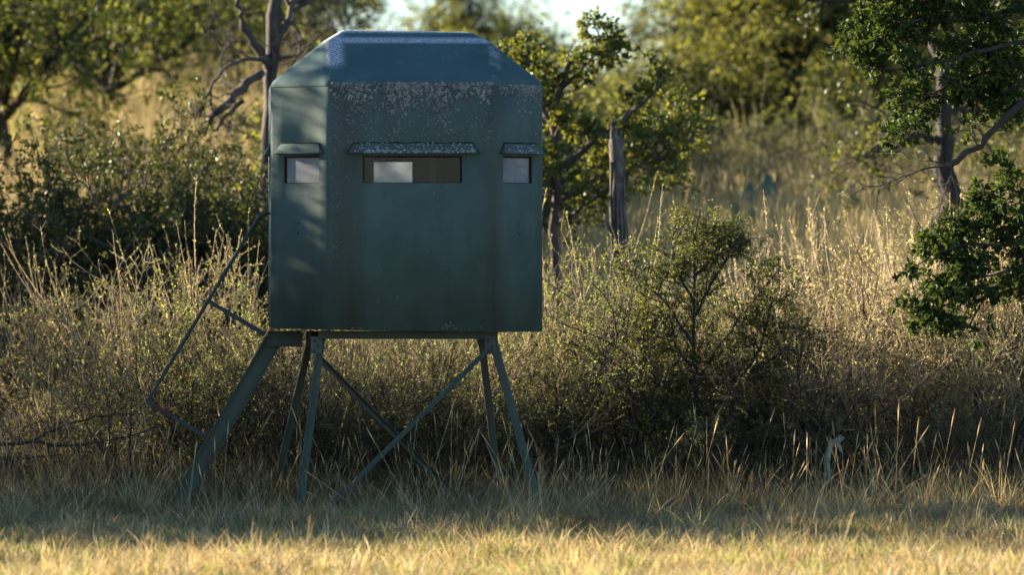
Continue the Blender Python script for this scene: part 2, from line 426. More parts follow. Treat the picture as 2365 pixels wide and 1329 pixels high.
# roof: eight eave corners, a rectangle, then the small raised top
rv = []; g = 1.0025
for z in (2.806, 2.838): rv += [(x * g, y * g, z) for x, y in OCT]
RX0, RX1, TX0, TX1 = -.542, .526, -.425, .405
rv += [(RX0, -.50, 3.120), (RX1, -.50, 3.112), (RX1, .50, 3.112), (RX0, .50, 3.120)]
rv += [(TX0, -.37, 3.194), (TX1, -.37, 3.180), (TX1, .37, 3.180), (TX0, .37, 3.194)]
rf = [(i, (i + 1) % 8, 8 + (i + 1) % 8, 8 + i) for i in range(8)]
rf += [(8, 9, 17, 16), (9, 10, 17), (10, 11, 18, 17), (11, 12, 18), (12, 13, 19, 18), (13, 14, 19), (14, 15, 16, 19), (15, 8, 16)]
rf += [(16, 17, 21, 20), (17, 18, 22, 21), (18, 19, 23, 22), (19, 16, 20, 23), (20, 21, 22, 23)]
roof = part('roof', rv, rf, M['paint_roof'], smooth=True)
b = roof.modifiers.new('bevel', 'BEVEL'); b.width = .030; b.segments = 4; b.limit_method = 'ANGLE'; b.angle_limit = math.radians(12); b.harden_normals = True
s = roof.modifiers.new('solid', 'SOLIDIFY'); s.thickness = .012; s.offset = -1

def wall_frame(i):
    A, B = np.array(OCT[i]), np.array(OCT[(i + 1) % 8]); t = (B - A); ln = np.linalg.norm(t); t = t / ln; n = np.array([t[1], -t[0]])
    return A, t, n, ln
def wp(i, u, z, off):
    A, t, n, ln = wall_frame(i); p = A + t * ln * u + n * off; return np.array([p[0], p[1], z])
# awnings, each over its window, with a cracked caulk line along its top edge
AW = {0: (.12, .904), 7: (.107, .925), 1: (.12, .965), 2: (.22, .78), 6: (.22, .78), 3: (.15, .87), 5: (.13, .9)}
rg = np.random.default_rng(5)
for i, (u0, u1) in AW.items():
    ln = wall_frame(i)[3]; ins = .040 / ln; pr = .036
    zt, zl = 2.437, 2.372
    V = [wp(i, u0 + ins, zt, .002), wp(i, u1 - ins, zt, .002), wp(i, u1 - ins * .35, zl + .022, pr * .72), wp(i, u0 + ins * .35, zl + .022, pr * .72),
         wp(i, u0 + ins * .15, zl, pr), wp(i, u1 - ins * .15, zl, pr), wp(i, u0, zl, .002), wp(i, u1, zl, .002)]
    aw = part('awning', V, [(0, 3, 2, 1), (3, 4, 5, 2), (0, 6, 4, 3), (1, 2, 5, 7)], M['paint'], smooth=True)
    fix_normals(aw)
    s = aw.modifiers.new('solid', 'SOLIDIFY'); s.thickness = .007; s.offset = 0
    b = aw.modifiers.new('bevel', 'BEVEL'); b.width = .004; b.segments = 2; b.limit_method = 'ANGLE'
    t = np.linspace(0, 1, 26)
    line = [wp(i, u0 - .004 / ln, zl, .004)] + [wp(i, u0 + ins + (u1 - u0 - 2 * ins) * q, zt + .004 + rg.normal() * .0022, .004) for q in t] + [wp(i, u1 + .004 / ln, zl, .004)]
    vv_, qq_ = tubes(np.array(line)[None], rg.uniform(.0022, .0048, (1, len(line))), 5)
    link('caulk_line', quad_mesh('caulk_line', vv_, qq_, None, M['caulk']), aw)
# windows: frame recessed in the opening, dusty pane inside it
for i in range(8):
    u0, u1 = HOLES[i]; ln = wall_frame(i)[3]; fw = .012
    fr = []
    o_, h_ = -.019, -.030
    a, bb = u0 - .006 / ln, u1 + .006 / ln; c, d = u0 + fw / ln, u1 - fw / ln
    za, zb_, zc, zd = WZ0 - .006, WZ1 + .006, WZ0 + .004, WZ1 - fw
    out = [(a, za), (bb, za), (bb, zb_), (a, zb_)]; inn = [(c, zc), (d, zc), (d, zd), (c, zd)]
    V = [wp(i, u, z, off) for off in (o_, h_) for ring in (out, inn) for u, z in ring]
    F = []
    for q in range(4):
        r = (q + 1) % 4
        F += [(q, r, 4 + r, 4 + q), (8 + q, 12 + q, 12 + r, 8 + r), (4 + q, 4 + r, 12 + r, 12 + q), (q, 8 + q, 8 + r, r)]
    w = part('window', V, F, M['inside']); fix_normals(w)
    V = [wp(i, u, z, off) for off in (-.022, -.026) for u, z in inn]
    part('pane', V, [(0, 1, 2, 3), (7, 6, 5, 4), (0, 4, 5, 1), (1, 5, 6, 2), (2, 6, 7, 3), (3, 7, 4, 0)], M['glass_dusty' if i in (3, 4, 5) else 'glass_film' if i in (1, 7) else 'glass'], w)
# timber studs inside, seen through the front window
for px in (856, 999):
    p = L(px, 400, .80)
    bar('stud', rect_sec(.042, .04), (p[0], .80, 1.262), (p[0], .80, 2.80), (1, 0, 0), M['stud'], bevel=0)
bar('header_board', rect_sec(.045, .09), (-.56, .85, 2.415), (.56, .85, 2.415), (0, 1, 0), M['stud'], bevel=0)
# screws in the left chamfer, a patch of chipped gelcoat at the front bottom edge
for i, u, z in ((7, .49, wp(7, 0, 1.922, 0)[2]), (7, .485, 1.856), (1, .5, 1.92), (1, .52, 1.85)):
    c = wp(i, u, z, .0005); A, t, n, ln = wall_frame(i); t3 = np.array([t[0], t[1], 0]); n3 = np.array([n[0], n[1], 0])
    V = [c + (t3 * math.cos(q * math.pi / 3) + np.array([0, 0, 1]) * math.sin(q * math.pi / 3)) * .006 for q in range(6)]
    V += [v * 1 + n3 * .003 for v in V]
    o = part('screw', V, [tuple(range(6, 12))] + [(q, (q + 1) % 6, 6 + (q + 1) % 6, 6 + q) for q in range(6)], M['caulk'])
# lichen: small crusty rosettes, thickest under the eaves and running down in drips
def rosettes(name, C, Nrm, rad, shade, parent):
    n = len(C); k = 7; rg = np.random.default_rng(len(C))
    Nrm = unit(Nrm); up = np.broadcast_to(np.array([0, 0, 1.]), Nrm.shape); A = unit(np.cross(up, Nrm)); B = np.cross(Nrm, A)
    ang = np.linspace(0, 2 * np.pi, k, endpoint=False)[None, :] + rg.uniform(0, 6, (n, 1))
    rr = rad[:, None] * rg.uniform(.7, 1.25, (n, k)); d = A[:, None] * np.cos(ang)[..., None] + B[:, None] * np.sin(ang)[..., None]
    outer = C[:, None] + d * rr[..., None] + Nrm[:, None] * .0003
    ring = C[:, None] + d * (rr * .72)[..., None] + Nrm[:, None] * (rad * .55)[:, None, None]
    cen = C + Nrm * (rad * .15)[:, None]
    V = np.concatenate([outer, ring, cen[:, None]], 1); base = (np.arange(n) * (2 * k + 1))[:, None]
    j = np.arange(k)[None]; j2 = (j + 1) % k
    Q = np.stack([base + j, base + j2, base + k + j2, base + k + j], -1).reshape(-1, 4)
    T = np.stack([base + k + j, base + k + j2, np.broadcast_to(base + 2 * k, (n, k))], -1).reshape(-1, 3)
    tint = np.concatenate([np.repeat(shade[:, None] * .8, k, 1), np.repeat(shade[:, None], k, 1) * rg.uniform(.8, 1.2, (n, k)), shade[:, None] * .35], 1)
    o = link(name, quad_mesh(name, V.reshape(-1, 3), Q, tint.ravel(), M['lichen'], False, T), parent); o['kind'] = 'stuff'; return o
rg = np.random.default_rng(11)
px_, py_, rad_, sh_ = [], [], [], []
def drip(c, w, ln, n, rlo=.0035, rhi=.010, slo=.3, shi=.9):
    n = int(n * .5); px_.append(rg.normal(c, w, n)); v = 191 + rg.exponential(ln, n); py_.append(v)
    rad_.append(rg.uniform(rlo, rhi, n) * np.clip(1.25 - (v - 190) / 190, .4, 1.2)); sh_.append(rg.uniform(slo, shi, n))
for c, w, ln, n in ((775, 9, 14, 70), (800, 10, 8, 30), (822, 13, 26, 260), (846, 8, 52, 170), (812, 6, 40, 80), (865, 10, 14, 30), (897, 12, 10, 90), (905, 16, 60, 170), (925, 14, 42, 260),
                    (950, 14, 28, 230), (975, 9, 18, 130), (990, 8, 40, 120), (1010, 8, 55, 190), (1016, 6, 70, 110), (1034, 6, 55, 100), (1062, 9, 26, 150), (1080, 9, 12, 60), (1100, 13, 10, 100), (1118, 10, 30, 110), (1128, 8, 12, 50)):
    drip(c, w, ln, n)
n = 420; px_.append(rg.uniform(760, 1140, n)); py_.append(rg.uniform(192, 350, n)); rad_.append(rg.uniform(.0014, .0042, n)); sh_.append(rg.uniform(.5, 1.1, n))
n = 90; px_.append(rg.uniform(760, 1140, n)); py_.append(rg.uniform(350, 760, n)); rad_.append(rg.uniform(.001, .003, n)); sh_.append(rg.uniform(.4, 1.1, n))
n = 160; px_.append(760 + np.abs(rg.normal(0, 14, n))); py_.append(rg.uniform(240, 600, n)); rad_.append(rg.uniform(.001, .003, n)); sh_.append(rg.uniform(.5, 1.1, n))
n = 26; px_.append(rg.normal(1031, 7, n)); py_.append(rg.normal(751, 4, n)); rad_.append(rg.uniform(.002, .006, n)); sh_.append(rg.uniform(.1, 1.1, n))
n = 60; px_.append(rg.uniform(762, 1137, n)); py_.append(rg.uniform(756, 762, n)); rad_.append(rg.uniform(.0015, .004, n)); sh_.append(rg.uniform(.1, .9, n))
px_ = np.concatenate(px_); py_ = np.concatenate(py_); rad_ = np.concatenate(rad_); sh_ = np.concatenate(sh_)
ok = (px_ > 762) & (px_ < 1137) & (py_ < 762) & ~((px_ > 812) & (px_ < 1092) & (py_ > 331) & (py_ < 424)); px_, py_, rad_, sh_ = px_[ok], py_[ok], rad_[ok], sh_[ok]
zz = CAM_H - (py_ - 595) * .002793; uu = (px_ - 757) / 385
Cl = np.stack([wp(0, u, z, .0006) for u, z in zip(uu, zz)]); Nl = np.repeat(np.array([[0, -1., 0]]), len(Cl), 0)
# right chamfer
m = 520; u = np.clip(np.concatenate([rg.uniform(.10, .95, m // 2), rg.normal(.72, .16, m // 2)]), .06, .95); v = 197 + np.concatenate([rg.exponential(9, m // 2), rg.exponential(26, m // 2)])
Cr = np.stack([wp(1, a, CAM_H - (q - 595) * .00281, .0006) for a, q in zip(u, v)]); nn = wall_frame(1)[2]; Nr = np.repeat(np.array([[nn[0], nn[1], 0]]), len(Cr), 0)
rosettes('lichen', np.concatenate([Cl, Cr]), np.concatenate([Nl, Nr]), np.concatenate([rad_, rg.uniform(.003, .007, len(Cr))]), np.concatenate([sh_, rg.uniform(.35, .9, len(Cr))]), walls)
# bluish lichen on the front and right awnings
for i, n in ((0, 300), (1, 60)):
    aw = [o for o in BL.children if o.name.startswith('awning')][{0: 0, 1: 2}[i]]
    u0, u1 = AW[i]; ln = wall_frame(i)[3]
    f = np.concatenate([rg.uniform(.55, 1.0, n * 2 // 3), rg.uniform(0, .5, n // 3)]); nn = len(f); u = rg.uniform(u0 + .045 / ln, u1 - .03 / ln, nn)
    prof = np.array([[2.437, .002], [2.394, .026], [2.372, .036]]); seg = np.minimum((f * 2).astype(int), 1); fr = f * 2 - seg
    zo = prof[seg] * (1 - fr[:, None]) + prof[seg + 1] * fr[:, None]
    C = np.stack([wp(i, a, z + .004, o + .0035) for a, (z, o) in zip(u, zo)]); w2 = wall_frame(i)[2]
    rosettes('lichen', C, np.repeat(np.array([[w2[0], w2[1], .9]]), nn, 0), rg.uniform(.002, .0075, nn), rg.uniform(.65, 1.15, nn), aw)

# --- the stand: angle-iron legs, frame, braces
fr_y, bk_y = -.76, .76
T_ = .006
part_angle = lambda name, p0, p1, n1, w=.05, mat='steel', **k: bar(name, angle_sec(w, T_), p0, p1, n1, M[mat], **k)
def foot(px, Y):  # a point on the ground under pixel column px
    p = P(px, 1200, Y); p[2] = float(gz(p[0], Y)) - .04; return np.array(BINV @ Vector(p))
part_angle('frame_beam', L(735, 783, fr_y) , L(1150, 784, fr_y), (0, 0, 1), .052)
part_angle('frame_beam', L(705, 783, bk_y), L(1150, 784, bk_y), (0, 0, 1), .052)
for px in (716, 1128):
    a = L(px, 783, fr_y + .06); c = L(px, 783, bk_y - .01); c[0] = a[0]
    part_angle('cross_beam', a, c, (0, 0, 1), .05)
bar('bracket', rect_sec(.05, .10), L(707, 784, -.55), L(722, 784, -.55), (0, 1, 0), M['rust'])
part_angle('leg', L(733, 781, -.75), foot(676, -.98), (1, 0, .1), .052)
part_angle('leg', L(1128, 784, -.75), foot(1247, -.98), (1, 0, .1), .055)
part_angle('leg', L(708, 784, .74), foot(612, 1.0), (1, 0, .1), .052)
part_angle('leg', L(1102, 784, .74), foot(1150, 1.0), (1, 0, .1), .052)
part_angle('brace', L(1138, 806, -.815), foot(716, -.985), (0, -1, .3), .034)
part_angle('brace', L(738, 822, -.70), foot(1112, .45), (0, -1, .3), .034)
# bolted gusset plates at the leg tops
for px, Y, rz in ((731, -.80, .12), (1132, -.80, -.2)):
    a = L(px, 778, Y); c = L(px - 4 * rz, 818, Y - .02)
    g_ = bar('gusset_plate', rect_sec(.072, .006), a, c, (1, 0, 0), M['steel'])
    for k in (.25, .55, .85):
        q = a + (c - a) * k; q[0] += .012 * (1 if k == .55 else -1)
        bar('bolt', [(.009 * math.cos(t * math.pi / 3), .009 * math.sin(t * math.pi / 3)) for t in range(6)], q - np.array([0, .003, 0]), q - np.array([0, .013, 0]), (1, 0, 0), M['rust'], g_, 0)
# --- stairs down to the left: two channel stringers, treads, handrail
def chan(w, d, t, s=1): return [(-w / 2, 0), (w / 2, 0), (w / 2, d * s), (w / 2 - t, d * s), (w / 2 - t, t * s), (-w / 2 + t, t * s), (-w / 2 + t, d * s), (-w / 2, d * s)]
for Y in (-.36, .30):
    top = L(632, 786, Y); ft = foot(388, Y); d = Vector(ft - top).normalized()
    side = Vector((d.z, 0, -d.x))
    if side.x > 0: side = -side
    o = bar('stair_stringer', chan(.112, .042, .006, -1), top, ft, side, M['steel'])
    bar('landing_channel', chan(.098, .042, .006), L(617, 784, Y), L(697, 784, Y), (0, 0, 1), M['steel'])
na, nf = L(632, 786, -.36), foot(388, -.36); fa, ff = L(632, 786, .30), foot(388, .30)
for k in range(1, 6):
    t = k / 6.0; a = na + (nf - na) * t; c = fa + (ff - fa) * t
    bar('tread', rect_sec(.16, .012), a + np.array([0, .03, 0]), c - np.array([0, -.01, 0]), (1, 0, 0), M['steel'])
bar('landing_plate', rect_sec(.21, .010), L(657, 766.5, -.30), L(657, 766.5, .24), (1, 0, 0), M['steel'])
railp = [L(*q, -.37) for q in ((624, 492), (610, 493.5), (602, 498), (594, 507), (586, 520), (480, 697), (400, 829), (344, 922), (340, 930))]
vv_, qq_ = tubes(np.array(railp)[None], np.full((1, len(railp)), .0118), 10)
rail = link('handrail', quad_mesh('handrail', vv_, qq_, None, M['rail'], True), BL)
bar('rail_post', rect_sec(.028, .028), L(483, 697, -.37), L(612, 773, -.37), (0, 1, 0), M['rail'], rail)
bar('rail_post', rect_sec(.028, .028), L(340, 929, -.37), L(478, 1011, -.37), (0, 1, 0), M['rail'], rail)
bar('rail_sleeve', rect_sec(.031, .031), L(352, 936, -.37), L(398, 963.5, -.37), (0, 1, 0), M['rust'], rail, label='rust red sleeve on the lower rail post')

# ------------------------------------------------------------------ shrubs: prototypes (several of each kind), then copies
def brush_proto(seed, H=1.6, spread=.62, stems=20, side=11, sub=6, leaves=13, mat_stem='twig', mat_leaf='brush_leaf', leaf_len=(.009, .019), leaf_w=.28, whips=5, bend=.13, rad=.013):
    rg = np.random.default_rng(seed); A = Acc(); F = Acc()
    n = stems; a = rg.uniform(0, 2 * np.pi, n); r = rg.uniform(.02, .26, n)
    sp = np.sqrt(rg.uniform(0, 1, n)) * spread
    base = np.stack([np.cos(a) * r, np.sin(a) * r, np.full(n, -.05)], 1)
    d = unit(np.stack([np.cos(a) * sp, np.sin(a) * sp, np.ones(n)], 1)); K = 8
    ln = (H * rg.uniform(.72, 1.0, n) * (1 - .12 * sp))[:, None] / (K - 1)
    pts = [base]
    for k in range(K - 1):
        pts.append(pts[-1] + d * ln); d = unit(d + rg.normal(size=(n, 3)) * bend + np.array([0, 0, .04]))
    S0 = np.stack(pts, 1); V, Q = tubes(S0, taper(n, K, rg.uniform(.6, 1.2, n) * rad, rad * .22), 4); A.add(V, Q, np.repeat(rg.uniform(0, .3, n), K * 4))
    S1, pi, t = grow(rg, S0, side, .12, 1.0, (25, 62), (.18 * H, .42 * H), 5, .12, .14)
    k1 = len(S1); V, Q = tubes(S1, taper(k1, 5, rad * .36, .0013), 3); A.add(V, Q, np.repeat(rg.uniform(.05, .75, k1), 15))
    S2, pi, t = grow(rg, S1, sub, .15, 1.0, (25, 65), (.05 * H, .15 * H), 3, .12, .16)
    k2 = len(S2); V, Q = tubes(S2, taper(k2, 3, .0022, .0012), 3); A.add(V, Q, np.repeat(rg.uniform(.3, 1.0, k2), 9))
    C, pi, t = grow(rg, S2, leaves, .1, 1.0, (35, 75), (.01, .02), 2, .1, 0)
    m = len(C); V, Q = leaf_quads(rg, C[:, 0], C[:, 1] - C[:, 0], rg.uniform(*leaf_len, m), rg.uniform(*leaf_len, m) * leaf_w)
    F.add(V, Q, np.repeat(np.clip(rg.beta(.8, .8, m), 0, 1), 4))
    if whips:   # long leafy shoots standing clear of the top
        W, pi, t = grow(rg, S0, whips * 2 // 1, .62, .98, (4, 24), (.30 * H, .62 * H), 7, .22, .07)
        W = W[rg.permutation(len(W))[:whips * 5]]
        kw = len(W); V, Q = tubes(W, taper(kw, 7, .0042, .0015), 3); A.add(V, Q, np.repeat(rg.uniform(.7, 1.0, kw), 21))
        C, pi, t = grow(rg, W, 34, .1, 1.0, (30, 65), (.01, .02), 2, .2, 0)
        m = len(C); V, Q = leaf_quads(rg, C[:, 0], C[:, 1] - C[:, 0], rg.uniform(.012, .024, m), rg.uniform(.003, .006, m)); F.add(V, Q, np.repeat(rg.uniform(.4, 1.0, m), 4))
        T, pi, t = grow(rg, W, 4, .4, 1.0, (25, 50), (.03, .09), 3, .1, .1); V, Q = tubes(T, taper(len(T), 3, .0014, .0010), 3); A.add(V, Q, .9)
    return A.mesh('stems', M[mat_stem]), F.mesh('foliage', M[mat_leaf])

def leafy_proto(seed, H=1.6, spread=.8, stems=7, side=9, sub=7, tw=4, leaves=7, leaf_len=(.022, .04), leaf_w=.30, mat_stem='twig_dark', mat_leaf='shrub_leaf', rad=.018, spire=0):
    rg = np.random.default_rng(seed); A = Acc(); F = Acc()
    n = stems; a = np.linspace(0, 2 * np.pi, n, endpoint=False) + rg.uniform(-.4, .4, n); sp = rg.uniform(.1, 1, n) * spread
    base = np.stack([np.cos(a) * .08, np.sin(a) * .08, np.full(n, -.06)], 1); d = unit(np.stack([np.cos(a) * sp, np.sin(a) * sp, np.ones(n)], 1)); K = 8
    ln = (H * rg.uniform(.7, 1.02, n))[:, None] / (K - 1); pts = [base]
    for k in range(K - 1):
        pts.append(pts[-1] + d * ln); d = unit(d + rg.normal(size=(n, 3)) * .14 + np.array([0, 0, .03]))
    S0 = np.stack(pts, 1); V, Q = tubes(S0, taper(n, K, rad, rad * .25), 5); A.add(V, Q, .4)
    S1, pi, t = grow(rg, S0, side, .18, 1.0, (30, 75), (.22 * H, .45 * H), 6, .10, .17)
    V, Q = tubes(S1, taper(len(S1), 6, rad * .42, .003), 4); A.add(V, Q, .5)
    S2, pi, t = grow(rg, S1, sub, .2, 1.0, (30, 70), (.09 * H, .20 * H), 4, .10, .2)
    V, Q = tubes(S2, taper(len(S2), 4, .0035, .0016), 3); A.add(V, Q, .6)
    S3, pi, t = grow(rg, S2, tw, .25, 1.0, (25, 65), (.03 * H, .07 * H), 3, .12, .15)
    V, Q = tubes(S3, taper(len(S3), 3, .0018, .0011), 3); A.add(V, Q, .7)
    C, pi, t = grow(rg, S3, leaves, .2, 1.0, (30, 75), (.01, .02), 2, .15, 0)
    m = len(C); shade = rg.beta(1.3, 2.0, m) * .8 + .3 * (rg.uniform(size=len(S2))[pi // tw % len(S2)])
    V, Q = leaf_quads(rg, C[:, 0], C[:, 1] - C[:, 0], rg.uniform(*leaf_len, m), rg.uniform(*leaf_len, m) * leaf_w); F.add(V, Q, np.repeat(np.clip(shade, 0, 1), 4))
    return A.mesh('stems', M[mat_stem]), F.mesh('foliage', M[mat_leaf])

BRUSH = [brush_proto(100 + i, spread=sp, whips=w, stems=n, mat_leaf=m) for i, (sp, w, n, m) in enumerate(((.60, 4, 17, 'olive_leaf'), (.85, 6, 20, 'brush_leaf'), (.45, 3, 14, 'olive_leaf'), (1.0, 5, 20, 'brush_leaf')))]
STRAW = [brush_proto(120 + i, spread=sp, whips=w, stems=20, mat_leaf='straw_leaf') for i, (sp, w) in enumerate(((.7, 6), (.9, 5)))]
BARE = [brush_proto(140 + i, spread=1.0, stems=16, side=12, sub=6, leaves=2, mat_stem='twig_dark', whips=0, bend=.2, rad=.012) for i in range(2)]
SHRUB = [leafy_proto(160 + i, stems=s) for i, s in enumerate((6, 8, 7))]
THORN = [leafy_proto(180, H=1.6, stems=6, side=9, sub=6, tw=4, leaves=6, spread=1.0, leaf_len=(.014, .028), leaf_w=.32, mat_leaf='oak_leaf', rad=.016)]

def shrub(name, kind, x, y, h, rot, label, w=1.0, group=None, lean=(0, 0), sink=0.03):
    """one shrub at (x, y): an Empty with its stems and its foliage"""
    t = thing(name, label, 'shrub', (x, y, float(gz(x, y)) - sink), rot, group)
    t.rotation_euler = (lean[0], lean[1], rot)
    st, fo = kind; s = h / 1.6
    for nm, me in (('stems', st), ('foliage', fo)):
        o = link(nm, me, t); o.scale = (s * w, s * w, s)
    return t
def base_x(px, Y): return float(P(px, 600, Y)[0])

THICK = 'brush thicket behind the blind'
rg = np.random.default_rng(21)
# front row of the thicket (px column, depth, height, width, kind, label)
FRONT = [
    (-60, 2.6 - .35, 1.05, 1.20, BARE[0], 'low dark brush shrub at the left edge, its twigs lying over the grass'),
    (70, 2.2 - .35, 0.85, 1.25, BRUSH[1], 'low spreading brush shrub with a bent whip, leftmost under the dark slope'),
    (185, 3.2, 1.38, 1.01, BRUSH[3], 'pale brush shrub with one long arching shoot, second from the left edge'),
    (300, 2.3 - .35, 1.30, 1.10, BRUSH[0], 'sunlit brush shrub below the lower end of the handrail'),
    (400, 3.3, 1.75, 0.92, BRUSH[1], 'pinkish topped brush shrub rising behind the handrail'),
    (520, 2.8 - .35, 1.52, 1.00, BRUSH[2], 'tan brush shrub between the handrail and the hunting blind'),
    (600, 2.3 - .35, 1.30, 1.10, BARE[1], 'dark tangled shrub behind the stair stringer'),
    (720, 2.7 - .35, 1.15, 1.10, BRUSH[3], 'shaded brush shrub behind the left legs of the stand'),
    (850, 2.3 - .35, 1.25, 1.20, BARE[0], 'dark bare brush shrub behind the left half of the crossed braces'),
    (960, 2.9 - .35, 1.23, 1.10, BRUSH[0], 'brush shrub seen right above the crossing of the braces'),
    (1080, 2.4 - .35, 1.35, 1.15, BRUSH[1], 'brush shrub behind the right pair of stand legs'),
    (1235, 3.0, 1.73, 0.92, BRUSH[2], 'brush shrub just right of the blind wall, below the snag'),
    (1340, 2.4 - .35, 1.27, 1.00, BRUSH[3], 'dense brush shrub with an arching pinkish shoot, right of the blind'),
    (1460, 3.1, 1.78, 0.95, BRUSH[0], 'tall brush shrub with two leafy shoots standing above the others'),
    (1560, 2.3 - .35, 1.08, 1.10, BARE[1], 'dark bare twiggy shrub at the foot of the thorn bush'),
    (1720, 2.9 - .35, 1.13, 1.05, BRUSH[1], 'brush shrub with forked pale whips, right of the thorn bush'),
    (1850, 2.3 - .35, 1.35, 1.05, STRAW[0], 'sunlit golden brush shrub left of the pale stump'),
    (1960, 3.2, 1.89, 0.92, STRAW[1], 'bright straw coloured brush shrub, brightest of the thicket'),
    (2090, 2.4 - .35, 1.29, 1.05, STRAW[0], 'tan brush shrub below the tip of the leafy branch'),
    (2210, 3.0, 1.94, 0.92, STRAW[1], 'tall pale brush shrub behind the low leafy branch'),
    (2310, 2.3 - .35, 1.35, 1.10, BRUSH[2], 'brown brush shrub under the low leafy branch by the right edge'),
    (2440, 2.8 - .35, 1.75, 1.10, STRAW[1], 'tan brush shrub cut by the right edge'),
]
for i, (px, Y, h, w, kd, lb) in enumerate(FRONT):
    shrub('brush_shrub', kd, base_x(px, Y), Y, h, rg.uniform(0, 6.28), lb, w, THICK)
# more of the same filling the thicket behind
for row, (Y, h0, px0, px1, step) in enumerate(((4.3, 1.50, 640, 2460, 170), (6.2, 1.30, 1780, 2480, 200))):
    for px in np.arange(px0, px1, step):
        q = px + rg.uniform(-35, 35)
        if 1180 < q < 1760: continue
        if q < 1180: q -= 60
        hh = (.85 if q < 1180 else 1.0) * h0 * rg.uniform(.75, 1.12) * (1.22 if q > 2080 else 1.0)
        shrub('brush_shrub', (STRAW[int(q) % 2] if q > 1800 else BRUSH[rg.integers(4)]), base_x(q, Y), Y + rg.uniform(-.4, .4), hh, rg.uniform(0, 6.28),
              'tan brush shrub farther back in the thicket, mostly hidden by the front row', 1.05, THICK)
# dark thorn bush right of the blind, and its low limb reaching right
#@@THORN
# dry shaded brush up the slope at the far left
for px, Y, h, kd, lb in ((-40, 6.2, 1.6, BARE[1], 'grey shaded brush shrub on the slope, cut by the left edge'),
                         (60, 5.6, 1.4, BARE[0], 'bare grey shrub in deep shade on the left slope'),
                         (150, 5.2, 1.35, BRUSH[0], 'low grey brush shrub in shade before the dark evergreen shrubs'),
                         (270, 5.0, 1.2, BARE[1], 'bare shrub in deep shade below the spired evergreen shrub')):
    shrub('brush_shrub', kd, base_x(px, Y), Y, h, rg.uniform(0, 6.28), lb, 1.1, 'shaded brush on the left slope')
# dark evergreen shrubs behind the stairs
EV = 'dark evergreen shrubs behind the stairs'
for px, Y, h, w, k, lb in ((120, 7.6, 1.95, 1.0, 0, 'small dark evergreen shrub nearest the left edge'),
                           (195, 8.3, 2.12, .85, 1, 'dark evergreen shrub with a narrow spire on top'),
                           (290, 8.0, 1.95, .95, 2, 'dark evergreen shrub with two blunt tops, right of the spired one'),
                           (400, 7.4, 2.1, 1.15, 0, 'largest dark evergreen shrub, with pale limbs, behind the handrail'),
                           (500, 8.0, 2.1, 1.0, 1, 'yellow green topped evergreen shrub left of the blind'),
                           (600, 7.6, 2.1, 1.0, 2, 'evergreen shrub tucked against the left side of the blind'),
                           (330, 6.6, 1.25, 1.1, 1, 'low dark evergreen shrub in the deepest shade'),
                           (520, 6.6, 1.4, 1.1, 0, 'low dark evergreen shrub above the bend of the handrail')):
    shrub('evergreen_shrub', SHRUB[k], base_x(px, Y), Y, h * (1.0 if px == 195 else .92), rg.uniform(0, 6.28), lb, w, EV)
for px, Y, h, lb in ((15, 10.5, 1.5, 'rounded yellow green shrub against the golden slope by the left edge'),
                     (250, 20, 1.3, 'small green shrub on the golden slope'),
                     ):
    shrub('evergreen_shrub', SHRUB[2], base_x(px, Y), Y, h, 1.0, lb, 1.1)

# ------------------------------------------------------------------ trees
class Tree:
    def __init__(s, seed): s.rg = np.random.default_rng(seed); s.wood = Acc(); s.leaf = Acc(); s.limbs = []
    def limb(s, pts, r0, r1, K=14, sides=9, wob=.35):
        p = poly(pts, K); rg = s.rg
        p[1:-1] += rg.normal(size=(K - 2, 3)) * r0 * wob
        r = np.linspace(r0, r1, K) * rg.uniform(.86, 1.16, K)
        V, Q = tubes(p[None], r[None], sides); s.wood.add(V, Q, rg.uniform(.3, .7)); s.limbs.append(p); return p
    def spread(s, paths, n1=8, l1=(.5, 1.1), n2=7, l2=(.2, .5), n3=5, l3=(.08, .2), r=(.02, .008, .004), t0=.35, up=.1, a=(30, 75), wob=.2):
        rg = s.rg; P0 = np.stack([poly(p, 10) for p in paths])
        S1, _, _ = grow(rg, P0, n1, t0, 1, a, l1, 6, up, wob); V, Q = tubes(S1, taper(len(S1), 6, r[0], r[1] * .6), 5); s.wood.add(V, Q, .5)
        S2, _, _ = grow(rg, S1, n2, .2, 1, a, l2, 5, up, wob); V, Q = tubes(S2, taper(len(S2), 5, r[1] * .7, r[2] * .6), 4); s.wood.add(V, Q, .5)
        S3, _, _ = grow(rg, S2, n3, .2, 1, a, l3, 3, up, wob); V, Q = tubes(S3, taper(len(S3), 3, r[2] * .6, r[2] * .35), 3); s.wood.add(V, Q, .6)
        return S1, S2, S3
    def leaves(s, paths, n, ll, lw, a=(25, 75), up=.1, droop=0.0, beta=(1.5, 1.7)):
        rg = s.rg; C, pi, t = grow(rg, paths, n, .1, 1, a, (.01, .02), 2, up, 0); m = len(C)
        clump = rg.uniform(-.25, .25, len(paths) // 4 + 1)[pi // 4]
        V, Q = leaf_quads(rg, C[:, 0], C[:, 1] - C[:, 0], rg.uniform(*ll, m), rg.uniform(*ll, m) * lw, .25, droop)
        s.leaf.add(V, Q, np.repeat(np.clip(rg.beta(*beta, m) + clump, 0, 1), 4))
    def done(s, name, label, cat, loc, bark='bark', leafm='oak_leaf', group=None):
        t = thing(name, label, cat, loc, 0, group)
        k = Vector(loc)
        for nm, acc, m in (('trunk', s.wood, bark), ('crown', s.leaf, leafm)):
            if acc.n:
                me = acc.mesh(nm, M[m], nm == 'trunk'); me.transform(Matrix.Translation(-k)); link(nm, me, t)
        return t
def at(px, py, Y): return P(px, py, Y)
def gpt(px, Y, dz=-.1):
    p = P(px, 600, Y); p[2] = float(gz(p[0], Y)) + dz; return p

